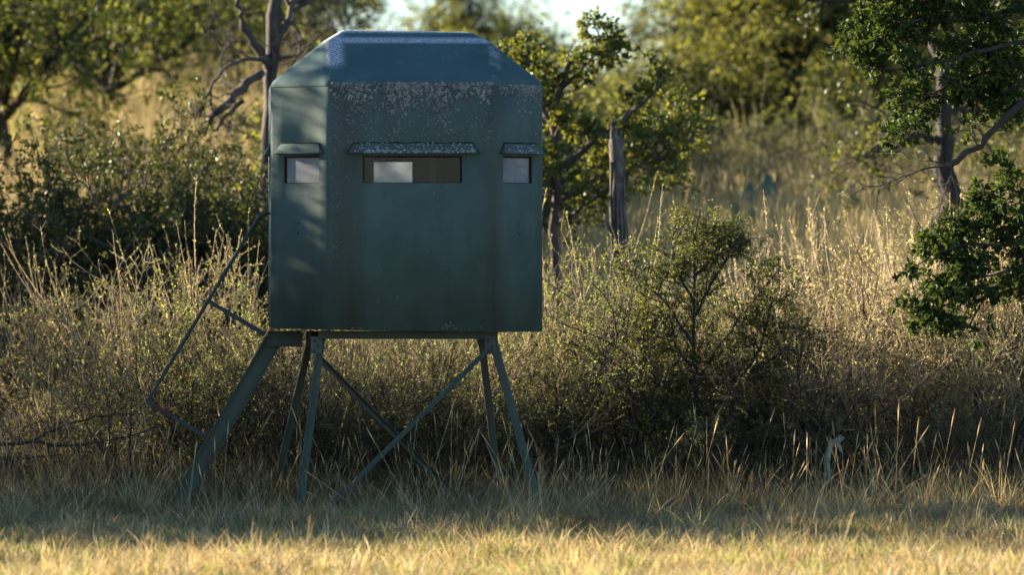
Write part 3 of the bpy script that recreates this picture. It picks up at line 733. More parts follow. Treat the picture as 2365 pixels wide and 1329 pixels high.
# small leafy shrubs of another kind growing in the thicket
OLV = leafy_proto(190, H=1.6, stems=8, side=9, sub=6, tw=4, leaves=4, spread=.9, leaf_len=(.012, .024), leaf_w=.3, mat_stem='twig_dark', mat_leaf='olive_leaf', rad=.014)
for px, Y, h, lb in ((1290, 1.75, .85, 'low olive shrub at the right front leg of the stand'), (1440, 2.0, 1.35, 'olive shrub in the brush between the stand and the thorn bush'), (1770, 1.7, .8, 'low olive shrub under the thorn bush limb'),
                     (470, 2.0, 1.0, 'olive shrub between the lower handrail post and the stair'), (1030, 1.9, .9, 'low olive shrub behind the right brace'), (2180, 1.7, .8, 'low olive shrub at the right under the leafy branch'), (1525, 2.2, 1.5, 'olive shrub against the left side of the thorn bush'), (1625, 1.25, .75, 'low olive shrub at the foot of the thorn bush'), (1690, 2.1, 1.25, 'olive shrub against the right side of the thorn bush')):
    shrub('olive_shrub', OLV, base_x(px, Y), Y, h, px * .17, lb, 1.2)
# fallen dead branch in the grass at the left
T = Tree(36); Y = 1.35
f1 = T.limb([at(-80, 1030, Y), at(60, 1022, Y), at(180, 1030, Y), at(300, 1012, Y), at(360, 985, Y)], .016, .005, 14, 7, .5)
f2 = T.limb([at(60, 1022, Y), at(140, 985, Y), at(230, 960, Y), at(330, 955, Y)], .010, .003, 12, 6, .5)
f3 = T.limb([at(-60, 1060, Y), at(50, 1062, Y), at(140, 1050, Y)], .010, .004, 10, 6, .5)
f4 = T.limb([at(180, 1030, Y), at(190, 1090, Y), at(175, 1175, Y)], .009, .005, 8, 6, .4); f5 = T.limb([at(20, 1024, Y), at(10, 1100, Y), at(22, 1180, Y)], .010, .006, 8, 6, .4)
T.spread([f1, f2, f3], 7, (.10, .3), 4, (.05, .15), 2, (.03, .08), (.004, .0025, .0016), .15, .02, (25, 60), .25)
T.done('fallen_branch', 'dark dead branch lying low over the grass at the left edge', 'branch', tuple(gpt(60, Y, 0)), 'twig_dark')

# dark oak just behind the blind, its limbs reaching right
T = Tree(31); Y = 9.5
m0 = T.limb([gpt(1290, Y), at(1285, 420, Y), at(1275, 250, Y), at(1320, 130, Y)], .055, .02)
L1 = T.limb([at(1283, 400, Y), at(1370, 330, Y - .1), at(1470, 250, Y - .2), at(1535, 190, Y - .2)], .030, .009)
L2 = T.limb([at(1284, 470, Y), at(1400, 400, Y + .1), at(1500, 340, Y + .1), at(1590, 285, Y + .1)], .026, .008)
L3 = T.limb([at(1278, 300, Y), at(1235, 210, Y), at(1215, 110, Y)], .024, .008)
L4 = T.limb([at(1300, 200, Y), at(1365, 140, Y + .2), at(1385, 85, Y + .2)], .020, .007)
L5 = T.limb([at(1284, 480, Y), at(1220, 430, Y - .2), at(1150, 400, Y - .3)], .022, .008)
L6 = T.limb([at(1284, 520, Y), at(1360, 470, Y - .3), at(1450, 400, Y - .4), at(1530, 350, Y - .4)], .020, .007)
_, S2, S3 = T.spread([m0[5:], L1, L3, L4], 11, (.12, .28), 6, (.07, .17), 4, (.04, .10), (.010, .005, .0034), .25, .10)
_, S2, S3b = T.spread([L2, L5, L6, L2 + np.array([-.12, .2, -.1]), L5 + np.array([.1, .3, .1])], 12, (.18, .42), 6, (.10, .24), 4, (.05, .12), (.010, .005, .0034), .15, .12)
S3 = np.concatenate([S3, S3b])
T.leaves(np.concatenate([S3]), 13, (.022, .045), .32)
T.done('oak_tree', 'dark green small oak growing right behind the blind, limbs reaching right', 'tree', tuple(gpt(1290, Y, 0)), 'bark', 'oak_leaf')

# leaning grey tree with broken hanging limbs, left of the roof
T = Tree(33); Y = 12.0
m0 = T.limb([gpt(612, Y), at(612, 345, Y), at(622, 220, Y), at(626, 110, Y), at(628, 30, Y), at(625, -90, Y), at(640, -260, Y)], .078, .045, 18)
L1 = T.limb([at(622, 150, Y), at(592, 110, Y - .1), at(565, 70, Y - .15), at(552, 20, Y - .2), at(548, -4, Y - .2)], .05, .018)
L2 = T.limb([at(626, 120, Y), at(660, 60, Y), at(690, -40, Y + .2), at(740, -150, Y + .3)], .035, .014)
b1 = T.limb([at(604, 168, Y - .1), at(560, 205, Y - .3), at(510, 250, Y - .4), at(480, 285, Y - .4), at(466, 305, Y - .4)], .040, .03, 12)
b2 = T.limb([at(562, 232, Y - .4), at(525, 265, Y - .4), at(492, 303, Y - .5)], .020, .012, 8)
b3 = T.limb([at(616, 134, Y - .1), at(560, 136, Y - .4), at(508, 160, Y - .5), at(492, 190, Y - .5), at(474, 225, Y - .5), at(462, 270, Y - .5)], .021, .009, 14)
b4 = T.limb([at(490, 195, Y - .5), at(486, 230, Y - .5), at(492, 262, Y - .5)], .011, .006, 8)
b5 = T.limb([at(512, 158, Y - .5), at(508, 130, Y - .5), at(528, 100, Y - .4), at(560, 92, Y - .4)], .011, .005, 8)
b6 = T.limb([at(632, 140, Y), at(670, 130, Y + .2), at(700, 118, Y + .3), at(725, 95, Y + .3)], .024, .010, 8)
b7 = T.limb([at(640, 40, Y), at(680, 50, Y), at(700, 90, Y), at(690, 130, Y)], .018, .006, 8)
_, S2b, _ = T.spread([b3, b4, b5, b6, b7, b1], 6, (.15, .5), 4, (.08, .25), 3, (.04, .1), (.007, .004, .003), .15, -.02, wob=.25)
_, S2, S3 = T.spread([m0[13:], L2], 7, (.5, 1.2), 6, (.2, .5), 5, (.1, .25), (.02, .008, .004), .3, .05)
T.leaves(S3, 8, (.03, .055), .28)
T.done('gnarled_tree', 'grey gnarled tree with broken dark limbs hanging left of the blind roof', 'tree', tuple(gpt(612, Y, 0)), 'bark', 'shrub_leaf')

# dark thorn bush right of the blind, a limb reaching low to the right
T = Tree(34); Y = 1.7
m0 = T.limb([gpt(1598, Y), at(1596, 1000, Y), at(1604, 850, Y), at(1598, 700, Y), at(1608, 590, Y), at(1616, 490, Y)], .026, .004, 16, 7, .3)
hl = [[(1600, 960), (1650, 900), (1720, 862), (1790, 830), (1850, 775)], [(1602, 900), (1660, 800), (1720, 720), (1800, 620)], [(1600, 800), (1540, 700), (1480, 640), (1440, 610)],
      [(1600, 740), (1640, 660), (1680, 600), (1690, 560)], [(1600, 700), (1570, 630), (1550, 570), (1555, 530)], [(1598, 1010), (1530, 900), (1490, 800), (1470, 740)],
      [(1720, 862), (1760, 800), (1770, 740), (1790, 690)], [(1600, 1040), (1680, 980), (1760, 930), (1820, 920)], [(1602, 860), (1560, 790), (1520, 760), (1480, 770)], [(1600, 980), (1560, 950), (1510, 930), (1450, 900)], [(1600, 1020), (1640, 990), (1700, 1000), (1750, 985)], [(1604, 640), (1650, 590), (1660, 550)]]
ls = [m0[6:]] + [T.limb([at(x, y, Y + (k % 3 - 1) * .12 * (i / 3)) for i, (x, y) in enumerate(q)], .013, .004, 12, 6, .35) for k, q in enumerate(hl)]
_, S2, S3 = T.spread(ls, 18, (.10, .32), 7, (.05, .15), 4, (.02, .06), (.005, .0026, .0018), .12, .06, (30, 75), .22)
T.leaves(S3, 5, (.012, .024), .30)
T.done('thorn_bush', 'dark thorn bush with small green leaves, one limb reaching low to the right', 'shrub', tuple(gpt(1598, Y, 0)), 'twig_dark', 'thorn_leaf')

# weathered snag right of the blind
T = Tree(35); Y = 7.0
T.limb([gpt(1428, Y), at(1432, 560, Y), at(1424, 440, Y), at(1428, 370, Y), at(1422, 322, Y)], .084, .050, 22, 11, .07)
for (x0, y0, x1, y1, r_) in ((1424, 340, 1436, 300, .030), (1416, 330, 1410, 284, .022), (1420, 335, 1421, 296, .026), (1430, 350, 1441, 318, .020)):
    T.limb([at(x0, y0 + 30, Y), at((x0 + x1) / 2, (y0 + y1) / 2, Y - .01), at(x1, y1, Y - .01)], r_ * 1.5, .006, 7, 6, .12)
T.limb([at(1424, 352, Y), at(1421, 322, Y), at(1416, 290, Y)], .050, .006, 8, 9, .15)
T.limb([at(1432, 590, Y), at(1434, 640, Y), gpt(1436, Y)], .088, .125, 8, 10, .08)
rgs = np.random.default_rng(4)
axis_ = poly([gpt(1428, Y), at(1432, 560, Y), at(1424, 440, Y), at(1428, 370, Y), at(1422, 322, Y)], 14)
for k in range(13):   # ridges of split, weathered wood down the snag
    a = k / 13 * 2 * np.pi; i0 = rgs.integers(0, 3); i1 = rgs.integers(10, 14); seg = axis_[i0:i1]; rr = np.interp(np.arange(i0, i1), [0, 13], [.080, .050])
    V, Q = tubes((seg + np.stack([np.cos(a + .04 * np.arange(len(seg))) * rr, np.sin(a + .04 * np.arange(len(seg))) * rr, 0 * rr], 1) + rgs.normal(size=seg.shape) * .004)[None], rgs.uniform(.007, .019, (1, len(seg))), 5)
    T.wood.add(V, Q, rgs.uniform(0, 1))
T.limb([at(1432, 470, Y), at(1452, 452, Y - .05), at(1463, 446, Y - .06)], .016, .004, 6, 6, .2)
T.limb([at(1424, 545, Y), at(1404, 528, Y - .1), at(1398, 500, Y - .1)], .026, .012, 6, 6, .1)
T.done('dead_snag', 'broken grey dead trunk standing in the brush right of the blind', 'snag', tuple(gpt(1428, Y, 0)), 'snag')

# tree on the rising ground at the right, seen as a dark trunk behind the leafy branch
T = Tree(37); Y = 15.0
m0 = T.limb([gpt(2195, Y), at(2190, 440, Y), at(2172, 320, Y), at(2190, 190, Y), at(2150, 60, Y), at(2130, -60, Y)], .11, .05, 16)
L1 = T.limb([at(2180, 330, Y), at(2130, 315, Y), at(2090, 320, Y - .3), at(2040, 300, Y - .4)], .045, .015)
L2 = T.limb([at(2190, 190, Y), at(2220, 110, Y), at(2260, 20, Y)], .05, .02)
L3 = T.limb([at(2180, 260, Y), at(2240, 250, Y + .3), at(2300, 260, Y + .4)], .04, .015)
L4 = T.limb([at(2150, 80, Y), at(2070, 60, Y), at(1990, 10, Y), at(1930, -30, Y)], .035, .014)
_, S2, S3 = T.spread([m0[11:], L1, L2, L3, L4], 9, (.4, 1.0), 6, (.2, .45), 5, (.08, .2), (.016, .007, .004), .35, .05)
T.leaves(S3, 7, (.03, .05), .28)
T.done('background_tree', 'dark trunked blurred tree behind the leafy branch at right', 'tree', tuple(gpt(2195, Y, 0)), 'bark_shaded', 'oak_leaf')

# blurred mesquites and oaks on the hill
def mesquite(seed, px, Y, h, lean, label, leafm='mesquite_leaf', rad=.10, n_l=9, spread=1.0, fork=.26, den=9, group='mesquite trees on the hill', name='mesquite_tree', ll=(.05, .10), lw=.17, droop=.3, l1=(.5, 1.2), low=.05):
    T = Tree(seed); rg = T.rg; b = gpt(px, Y)
    top = b + np.array([lean * h, rg.uniform(-.1, .1) * h, h * fork])
    T.limb([b, b + (top - b) * .5 + rg.normal(size=3) * .06, top], rad, rad * .72, 10, 9, .18)
    ls = []
    for k in range(n_l):
        a = 2 * np.pi * k / n_l + rg.uniform(-.5, .5); hi = rg.uniform(low, 1.0)
        sp = h * spread * rg.uniform(.30, .62) * (1.15 - .5 * hi)
        tip = top + np.array([np.cos(a) * sp + lean * h * .3, np.sin(a) * sp, h * (1 - fork) * hi])
        mid = top * .5 + tip * .5 + np.array([np.cos(a) * sp * .1, np.sin(a) * sp * .1, h * .10]) + rg.normal(size=3) * .08
        ls.append(T.limb([top - np.array([0, 0, .1]), mid, tip], rad * .5, rad * .13, 12, 6, .3))
    _, S2, S3 = T.spread(ls, 9, l1, 7, (.3, .7), 4, (.12, .35), (.02, .008, .004), .15, .0, (30, 80), .22)
    T.leaves(S3, den, ll, lw, (20, 70), 0, droop)
    return T.done(name, label, 'tree', tuple(gpt(px, Y, 0)), 'bark_shaded', leafm, group)
mesquite(51, 1815, 29, 4.2, .02, 'dark forked mesquite trunk with yellow green crown, right of centre', fork=.44, rad=.13, spread=.5, low=.2)
mesquite(52, 1700, 40, 5.0, -.04, 'slender mesquite with arching limbs against the bright sky gap', rad=.08, fork=.32, spread=.34, l1=(.3, .65))
mesquite(53, 1985, 30, 3.9, .05, 'yellow green mesquite between the forked trunk and the leafy branch', rad=.08, spread=.6)
mesquite(54, 1090, 52, 3.8, .0, 'pale yellow mesquite crown showing above the blind roof', rad=.09, spread=.5, l1=(.3, .7))
mesquite(55, 1170, 66, 3.2, 0, 'distant mesquite right of the blind roof below the sky gap', rad=.10, spread=.38, l1=(.3, .7))
mesquite(56, 2300, 36, 4.6, .0, 'blurred mesquite behind the branch at the upper right', rad=.11)
mesquite(57, 640, 46, 4.0, 0, 'olive green mesquite left of the roof', rad=.11, spread=.34)
mesquite(58, 1450, 78, 2.0, 0, 'farthest low mesquite under the bright sky', rad=.10)
mesquite(59, 1960, 54, 5.4, 0, 'tall mesquite filling the sky behind the slender one', rad=.12, n_l=11, spread=.6)
mesquite(60, 1940, 50, 5.4, 0, 'tall mesquite behind the forked trunk', rad=.12, n_l=11, spread=.6)
mesquite(61, 2150, 56, 5.6, 0, 'tall far mesquite behind the right branch', rad=.12, n_l=11)
mesquite(62, 1560, 60, 1.9, 0, 'low mesquite at the back of the field left of the slender one', rad=.10)
mesquite(67, 1540, 33, 1.9, 0, 'low bushy mesquite right of the snag', rad=.06, fork=.15, spread=.8)
mesquite(68, 2200, 33, 2.9, 0, 'low bushy mesquite behind the dark trunk', rad=.06, fork=.15)
mesquite(69, 1640, 30, 1.8, 0, 'low bushy mesquite left of the prickly pear', rad=.06, fork=.15, spread=.8)
mesquite(92, 820, 15, 1.5, 0, 'unseen low bushy mesquite added for shade behind the left half of the blind', rad=.06, fork=.15, spread=.7)  # this and the next two are added to shade the field
mesquite(93, 1010, 19, 1.5, 0, 'unseen low bushy mesquite added for shade behind the right half of the blind', rad=.06, fork=.15, spread=.7)
mesquite(94, 1200, 21, 1.3, 0, 'low bushy mesquite added for shade behind the trunk of the small oak', rad=.06, fork=.15, spread=.7)
mesquite(63, 1720, 36, 3.0, 0, 'low bushy mesquite between the slender and the forked one', rad=.07, fork=.15)
mesquite(64, 2100, 40, 3.6, 0, 'low bushy mesquite behind the twisted limb', rad=.07, fork=.15)
mesquite(65, 1390, 44, 1.6, 0, 'low bushy mesquite behind the small oak', rad=.07, fork=.15)
mesquite(66, 1870, 42, 3.2, 0, 'low bushy mesquite behind the forked trunk', rad=.07, fork=.15)
# shaded feathery trees at the upper left
LF = 'feathery trees in shade at the upper left'
K_ = dict(leafm='feather_leaf', group=LF, name='feathery_tree', den=10, ll=(.04, .08))
mesquite(71, 40, 23, 3.6, -.05, 'dark feathery tree with low black limbs at the upper left corner', rad=.10, fork=.30, n_l=10, spread=1.1, low=.3, **K_)
mesquite(72, 215, 27, 3.8, .05, 'green feathery tree right of the corner tree', rad=.10, fork=.30, n_l=10, spread=1.1, low=.3, **K_)
mesquite(73, 370, 33, 4.0, .04, 'feathery tree left of the big dark trunk', rad=.11, fork=.36, n_l=10, spread=1.2, **K_)
mesquite(74, 120, 62, 4.8, 0, 'farther feathery tree behind the corner trees', rad=.12, n_l=10, **K_)
mesquite(75, 330, 55, 5.0, 0, 'farthest feathery tree at the upper left', rad=.12, n_l=10, **K_)
mesquite(78, -80, 58, 4.8, 0, 'feathery tree cut by the left edge', rad=.12, n_l=10, **K_)
mesquite(80, 620, 50, 4.6, 0, 'feathery tree right of the big dark trunk', rad=.12, n_l=10, spread=.6, **K_)
# big dark oak trunk at the top left
T = Tree(79); Y = 41.0
m0 = T.limb([gpt(492, Y), at(492, 110, Y), at(486, 40, Y), at(505, -60, Y), at(500, -200, Y)], .30, .22, 16, 12, .2)
L1 = T.limb([at(495, 40, Y), at(550, -30, Y), at(620, -150, Y)], .13, .07); L2 = T.limb([at(485, 30, Y), at(420, -40, Y), at(350, -140, Y)], .13, .07)
L3 = T.limb([at(505, -40, Y), at(600, -60, Y - 1), at(720, -40, Y - 1.5), at(800, 20, Y - 2)], .09, .03); L4 = T.limb([at(490, 0, Y), at(420, 10, Y - 1), at(350, 50, Y - 1.5)], .07, .03)
_, S2, S3 = T.spread([m0[10:], L1, L2, L3, L4], 12, (.6, 1.6), 7, (.3, .7), 4, (.12, .3), (.03, .012, .005), .2, .0)
T.leaves(S3, 7, (.05, .085), .3)
T.done('big_oak', 'massive dark oak trunk at the top edge left of the gnarled tree', 'tree', tuple(gpt(492, Y, 0)), 'bark', 'shrub_leaf')

# blurred tan bushes across the field at the right
FB = 'tan bushes across the shaded field'
for px, Y, h, w, lb in ((1760, 27, 1.75, 1.2, 'blurred tan bush beside the prickly pear'), (1880, 26, 2.0, 1.25, 'broad tan bush in the middle of the field edge'),
                        (2010, 28, 1.9, 1.2, 'tan bush right of the broad one'), (2110, 25, 1.7, 1.2, 'tan bush left of the dark trunk'),
                        (1660, 31, 1.8, 1.2, 'olive bush left of the prickly pear'), (1560, 26, 1.7, 1.1, 'dark olive bush right of the snag'),
                        (2260, 27, 1.9, 1.3, 'tan bush right of the dark trunk'), (2370, 24, 1.9, 1.3, 'tan bush at the right edge of the field'),
                        (1450, 30, 1.8, 1.2, 'olive bush behind the snag'), (1350, 34, 1.9, 1.3, 'olive bush behind the small oak')):
    shrub('field_bush', BRUSH[int(px) % 4], base_x(px, Y), Y, h * .72, px * .7, lb, w, FB)
for px, Y, h, lb in ((1720, 36, 1.7, 'yellow green shrub under the slender mesquite'), (1560, 44, 1.6, 'yellow green shrub below the sky gap'), (1900, 38, 2.4, 'green shrub behind the forked trunk'),
                     (2080, 38, 2.4, 'green shrub at the back of the field, right of the forked trunk'), (1440, 50, 1.7, 'far green shrub behind the small oak'), (1250, 46, 2.0, 'far green shrub just right of the roof'),
                     (2230, 40, 2.4, 'green shrub far behind the dark trunk'), (2370, 38, 2.4, 'green shrub far behind the right edge branch'), (700, 46, 1.8, 'far green shrub left of the roof'),
                     (180, 38, 1.8, 'green shrub on the slope beneath the feathery trees'), (40, 33, 1.6, 'green shrub on the slope near the left edge')):
    shrub('field_shrub', THORN[0] if px % 3 else SHRUB[0], base_x(px, Y), Y, h, px * .3, lb, 1.25, 'green shrubs at the back of the field')

# shrubs added out of sight behind the blind to shade the field on its right
for px, Y, h, lb in ((700, 17, 1.5, 'dark shrub added behind the left edge of the blind to shade the field'), (880, 22, 1.5, 'unseen dark shrub added for shade behind the middle of the blind'), (760, 12, 1.6, 'unseen dark shrub added for shade close behind the blind'),
                     (1080, 14, 1.6, 'unseen dark shrub added for shade behind the right part of the blind'), (1140, 18, 1.35, 'dark shrub added behind the right edge of the blind to shade the field'), (1190, 25, 1.5, 'dark shrub added for shade behind the blind edge, nearest the small oak'), (1120, 21, 1.6, 'unseen dark shrub added for shade behind the right roof slope'), (1050, 17, 1.6, 'unseen dark shrub added for shade behind the right window'), (1215, 29, 1.5, 'farther dark shrub added for shade behind the small oak'), (980, 26, 1.6, 'farthest unseen dark shrub added for shade behind the blind')):
    shrub('evergreen_shrub', SHRUB[px % 3], base_x(px, Y), Y, h, px * .11, lb, 1.35)
for px, Y, h, lb in ((1480, 26, 1.5, 'olive field shrub right of the snag, blurred'), (1590, 23, 1.3, 'low olive field shrub above the top of the thorn bush'), (1690, 33, 1.7, 'olive field shrub beneath the slender mesquite'), (1830, 35, 1.8, 'olive field shrub left of the forked trunk foot'),
                     (1950, 31, 1.7, 'olive field shrub right of the forked trunk foot'), (2060, 29, 1.6, 'olive field shrub above the twisted limb'), (2150, 34, 1.9, 'olive field shrub left of the dark trunk'), (1380, 28, 1.6, 'olive field shrub between the small oak and the snag')):
    shrub('field_shrub', OLV, base_x(px, Y), Y, h, px * .23, lb, 1.35, 'green shrubs at the back of the field')
# prickly pear in the field
def pad_mesh(seed):
    rg = np.random.default_rng(seed); u = np.linspace(0, 2 * np.pi, 14, endpoint=False); prof = np.linspace(0, np.pi, 8)
    V = []
    for a in prof:
        for t in u:
            w = math.sin(a) ** .8 * (.8 + .2 * math.cos(a * .9 + .4))
            V.append((math.cos(t) * w * .11, math.sin(t) * w * .018, .15 * (1 - math.cos(a))))
    n = len(u); Q = [(i * n + j, i * n + (j + 1) % n, (i + 1) * n + (j + 1) % n, (i + 1) * n + j) for i in range(7) for j in range(n)]
    return quad_mesh('pad', np.array(V), np.array(Q), None, M['cactus'], True)
Y = 21.0; b = gpt(1765, Y, 0); pp = thing('prickly_pear', 'blue green prickly pear in the shaded field at right', 'cactus', tuple(b - np.array([0, 0, .02])), 0)
PAD = pad_mesh(1)
for dx, dy, z, rx, ry, rz, s in ((0, 0, -.03, 0, .1, .2, 1.35), (.04, 0, .34, .1, .15, .5, 1.25), (.07, .02, .66, 0, -.1, .1, 1.1), (-.2, .05, -.02, .1, -.3, -.4, 1.3), (-.28, .05, .33, 0, -.35, .6, 1.15), (.22, -.04, -.02, -.1, .35, .3, 1.3), (.34, -.02, .3, 0, .3, -.2, 1.1), (-.12, 0, .3, 0, -.1, .8, 1.1), (-.14, .02, .62, 0, -.15, .2, .9)):
    dx, dy, z, s = dx * .85, dy * .85, z * .8, s * .8
    o = link('pad', PAD, pp, (dx, dy, z)); o.rotation_euler = (rx, ry, rz); o.scale = (s, s, s)

# pale lichen-covered stub among the stems at the right
T = Tree(83); Y = 1.45
T.limb([gpt(1908, Y), at(1912, 1085, Y), at(1908, 1045, Y), at(1922, 1018, Y), at(1946, 1008, Y)], .030, .022, 12, 8, .18)
T.limb([at(1922, 1020, Y), at(1936, 1030, Y), at(1942, 1045, Y)], .020, .010, 6, 6, .2)
T.done('pale_stub', 'short whitish dead stub low among the brush stems at right', 'stub', tuple(gpt(1908, Y, 0)), 'pale_wood')

# ------------------------------------------------------------------ leafy tree at the right edge: trunk outside, branches reaching in
T = Tree(91); rg = T.rg; Y = -.3
m0 = T.limb([gpt(2720, Y), at(2700, 700, Y), at(2650, 400, Y), at(2560, 100, Y), at(2500, -200, Y)], .14, .08, 16, 10)
b1 = T.limb([at(2650, 380, Y), at(2460, 190, Y - .2), at(2365, 232, Y - .2), at(2318, 262, Y - .2), at(2290, 312, Y - .2), at(2255, 345, Y - .2), at(2215, 372, Y - .2), at(2188, 384, Y - .2)], .040, .018, 22, 8, .28)
w1 = T.limb([at(2190, 384, Y - .2), at(2140, 384, Y - .2), at(2100, 404, Y - .25), at(2060, 432, Y - .25), at(2030, 440, Y - .3)], .008, .0022, 10, 5, .5)
w2 = T.limb([at(2192, 382, Y - .2), at(2150, 372, Y - .1), at(2110, 372, Y), at(2075, 350, Y + .05)], .006, .002, 10, 5, .5)
w3 = T.limb([at(2200, 378, Y - .2), at(2195, 410, Y - .2), at(2180, 450, Y - .15), at(2165, 480, Y - .1)], .006, .002, 10, 5, .5)
w4 = T.limb([at(2105, 402, Y - .25), at(2050, 420, Y - .3), at(2010, 440, Y - .3), at(1970, 412, Y - .3)], .0045, .0018, 10, 4, .5)
w5 = T.limb([at(2260, 340, Y - .2), at(2240, 310, Y - .2), at(2235, 280, Y - .15), at(2260, 250, Y)], .005, .002, 10, 4, .5)
T.spread([w1, w2, w3, w4, w5], 7, (.10, .28), 4, (.05, .14), 2, (.03, .06), (.0024, .0017, .0014), .1, -.02, (25, 60), .2)
c1 = T.limb([at(2700, 640, Y), at(2480, 560, Y + .1), at(2370, 600, Y + .1), at(2300, 668, Y + .1), at(2255, 720, Y + .1), at(2238, 752, Y + .1)], .04, .008, 16, 8, .25)
c2 = T.limb([at(2440, 565, Y), at(2365, 560, Y), at(2290, 570, Y), at(2200, 560, Y - .05), at(2140, 600, Y - .1), at(2096, 626, Y - .1)], .016, .004, 12, 6, .3)
c3 = T.limb([at(2450, 540, Y), at(2365, 500, Y + .1), at(2290, 480, Y + .1), at(2215, 490, Y + .1), at(2150, 525, Y + .1)], .014, .004, 12, 6, .3)
c4 = T.limb([at(2350, 620, Y), at(2280, 640, Y - .1), at(2220, 640, Y - .1), at(2165, 650, Y - .1)], .010, .003, 10, 6, .3)
c5 = T.limb([at(2310, 660, Y), at(2240, 690, Y - .15), at(2180, 700, Y - .1), at(2125, 735, Y - .1)], .009, .003, 10, 6, .3)
c6 = T.limb([at(2430, 520, Y), at(2365, 450, Y), at(2330, 430, Y), at(2280, 450, Y)], .010, .003, 10, 6, .3)
d1 = T.limb([at(2560, 60, Y), at(2440, -20, Y), at(2330, 20, Y), at(2240, 60, Y), at(2130, 40, Y - .1), at(2010, 45, Y - .1)], .03, .005, 14, 7, .3)
d2 = T.limb([at(2540, 100, Y), at(2400, 90, Y), at(2290, 110, Y - .1), at(2190, 140, Y - .1), at(2090, 165, Y - .1), at(1985, 158, Y - .1)], .024, .004, 14, 7, .3)
d3 = T.limb([at(2450, 160, Y), at(2340, 150, Y), at(2240, 180, Y), at(2160, 205, Y), at(2105, 255, Y), at(2075, 300, Y)], .018, .004, 14, 7, .3)
d4 = T.limb([at(2500, 0, Y), at(2380, -60, Y), at(2260, -30, Y + .1), at(2120, -20, Y + .1), at(2000, -40, Y + .1)], .02, .004, 12, 7, .3)
d5 = T.limb([at(2430, 150, Y), at(2370, 200, Y), at(2320, 210, Y + .1), at(2270, 230, Y + .1)], .012, .004, 10, 6, .3)
d6 = T.limb([at(2120, 40, Y), at(2040, 70, Y), at(1990, 100, Y)], .006, .002, 10, 5, .3)
d7 = T.limb([at(2350, 60, Y), at(2260, 20, Y), at(2170, 0, Y), at(2080, 5, Y)], .010, .003, 10, 6, .3)
d8 = T.limb([at(2420, 120, Y), at(2360, 130, Y + .1), at(2310, 160, Y + .15), at(2240, 130, Y + .15)], .010, .003, 10, 6, .3)
main = [c1, c2, c3, c4, c5, c6, d1, d2, d3, d4, d5, d6, d7, d8]
_, S2, S3 = T.spread(main, 15, (.10, .30), 5, (.06, .15), 4, (.03, .07), (.0040, .0024, .0018), .22, -.05, (30, 75), .2)
NT = T.done('leafy_tree', 'dark leafy branches of a tree reaching in from the right edge, one bare twisted limb', 'tree', tuple(gpt(2720, Y, 0)), 'twig_dark', 'near_leaf')
NTL = Vector(gpt(2720, Y, 0))
def leaf_shape():
    xs = [0, .18, .45, .75, 1.0]; ws = [.03, .17, .235, .16, 0]; V = []; Q = []
    for x, w in zip(xs, ws): V += [(x, -w, abs(w) * .35 - .1 * x * x), (x, 0, -.1 * x * x), (x, w, abs(w) * .35 - .1 * x * x)]
    for i in range(4): Q += [(3 * i, 3 * i + 3, 3 * i + 4, 3 * i + 1), (3 * i + 1, 3 * i + 4, 3 * i + 5, 3 * i + 2)]
    return np.array(V), np.array(Q)
LV, LQ = leaf_shape()
C, pi, tt = grow(rg, S3, 6, .1, 1.0, (25, 75), (.01, .02), 2, .12, 0); C = C[rg.permutation(len(C))]
d = unit(C[:, 1] - C[:, 0]); sd = unit(np.cross(d, unit(rg.normal(size=d.shape) + np.array([0, 0, 1.2])))); nr = np.cross(sd, d); ll = rg.uniform(.030, .052, len(C))
fr = np.abs((C[:, 0, 0]) * 40 / (40 + C[:, 0, 1])) < 3.36
order = np.argsort(np.where(fr, C[:, 0, 1] - ll * 4, 99)); ind = order[:300]; rest = order[300:]
LEAF = quad_mesh('leaf', LV, LQ, np.full(len(LV), .5), M['near_leaf'])
LEAF2 = quad_mesh('leaf', LV * np.array([1, 1.15, .5]), LQ, np.full(len(LV), .8), M['near_leaf'])
LEAF3 = quad_mesh('leaf', LV * np.array([1, .85, 1.6]), LQ, np.full(len(LV), .2), M['near_leaf'])
for q, i in enumerate(ind):
    o = link('leaf', (LEAF, LEAF2, LEAF3)[q % 3], NT)
    mt = Matrix(((d[i, 0], sd[i, 0], nr[i, 0]), (d[i, 1], sd[i, 1], nr[i, 1]), (d[i, 2], sd[i, 2], nr[i, 2]))) * float(ll[i])
    o.matrix_local = Matrix.Translation(Vector(C[i, 0]) - NTL) @ mt.to_4x4()
n = len(rest); V = C[rest, 0][:, None] + ll[rest][:, None, None] * (LV[None, :, 0:1] * d[rest][:, None] + LV[None, :, 1:2] * sd[rest][:, None] + LV[None, :, 2:3] * nr[rest][:, None])
V = V - np.array(NTL); Q = (LQ[None] + (np.arange(n) * len(LV))[:, None, None]).reshape(-1, 4)
o = link('foliage', quad_mesh('foliage', V.reshape(-1, 3), Q, np.repeat(rg.beta(1.5, 1.8, n), len(LV)), M['near_leaf']), NT); o['kind'] = 'stuff'

# ------------------------------------------------------------------ trees beside the clearing, whose shade falls across it
def side_tree(seed, x, y, h, label, den=6, n_l=6, rad=.11, sp=1.0, l1=(.6, 1.2), fork=.35):
    px = 1182.5 + x / ((CAM_D + y) / CAM_D / 350.0)
    return mesquite(seed, px, y, h, 0, label, 'oak_leaf', rad, n_l, sp, fork, den, 'oaks beside the clearing', 'side_oak', (.04, .07), .3, .1, l1, .3)
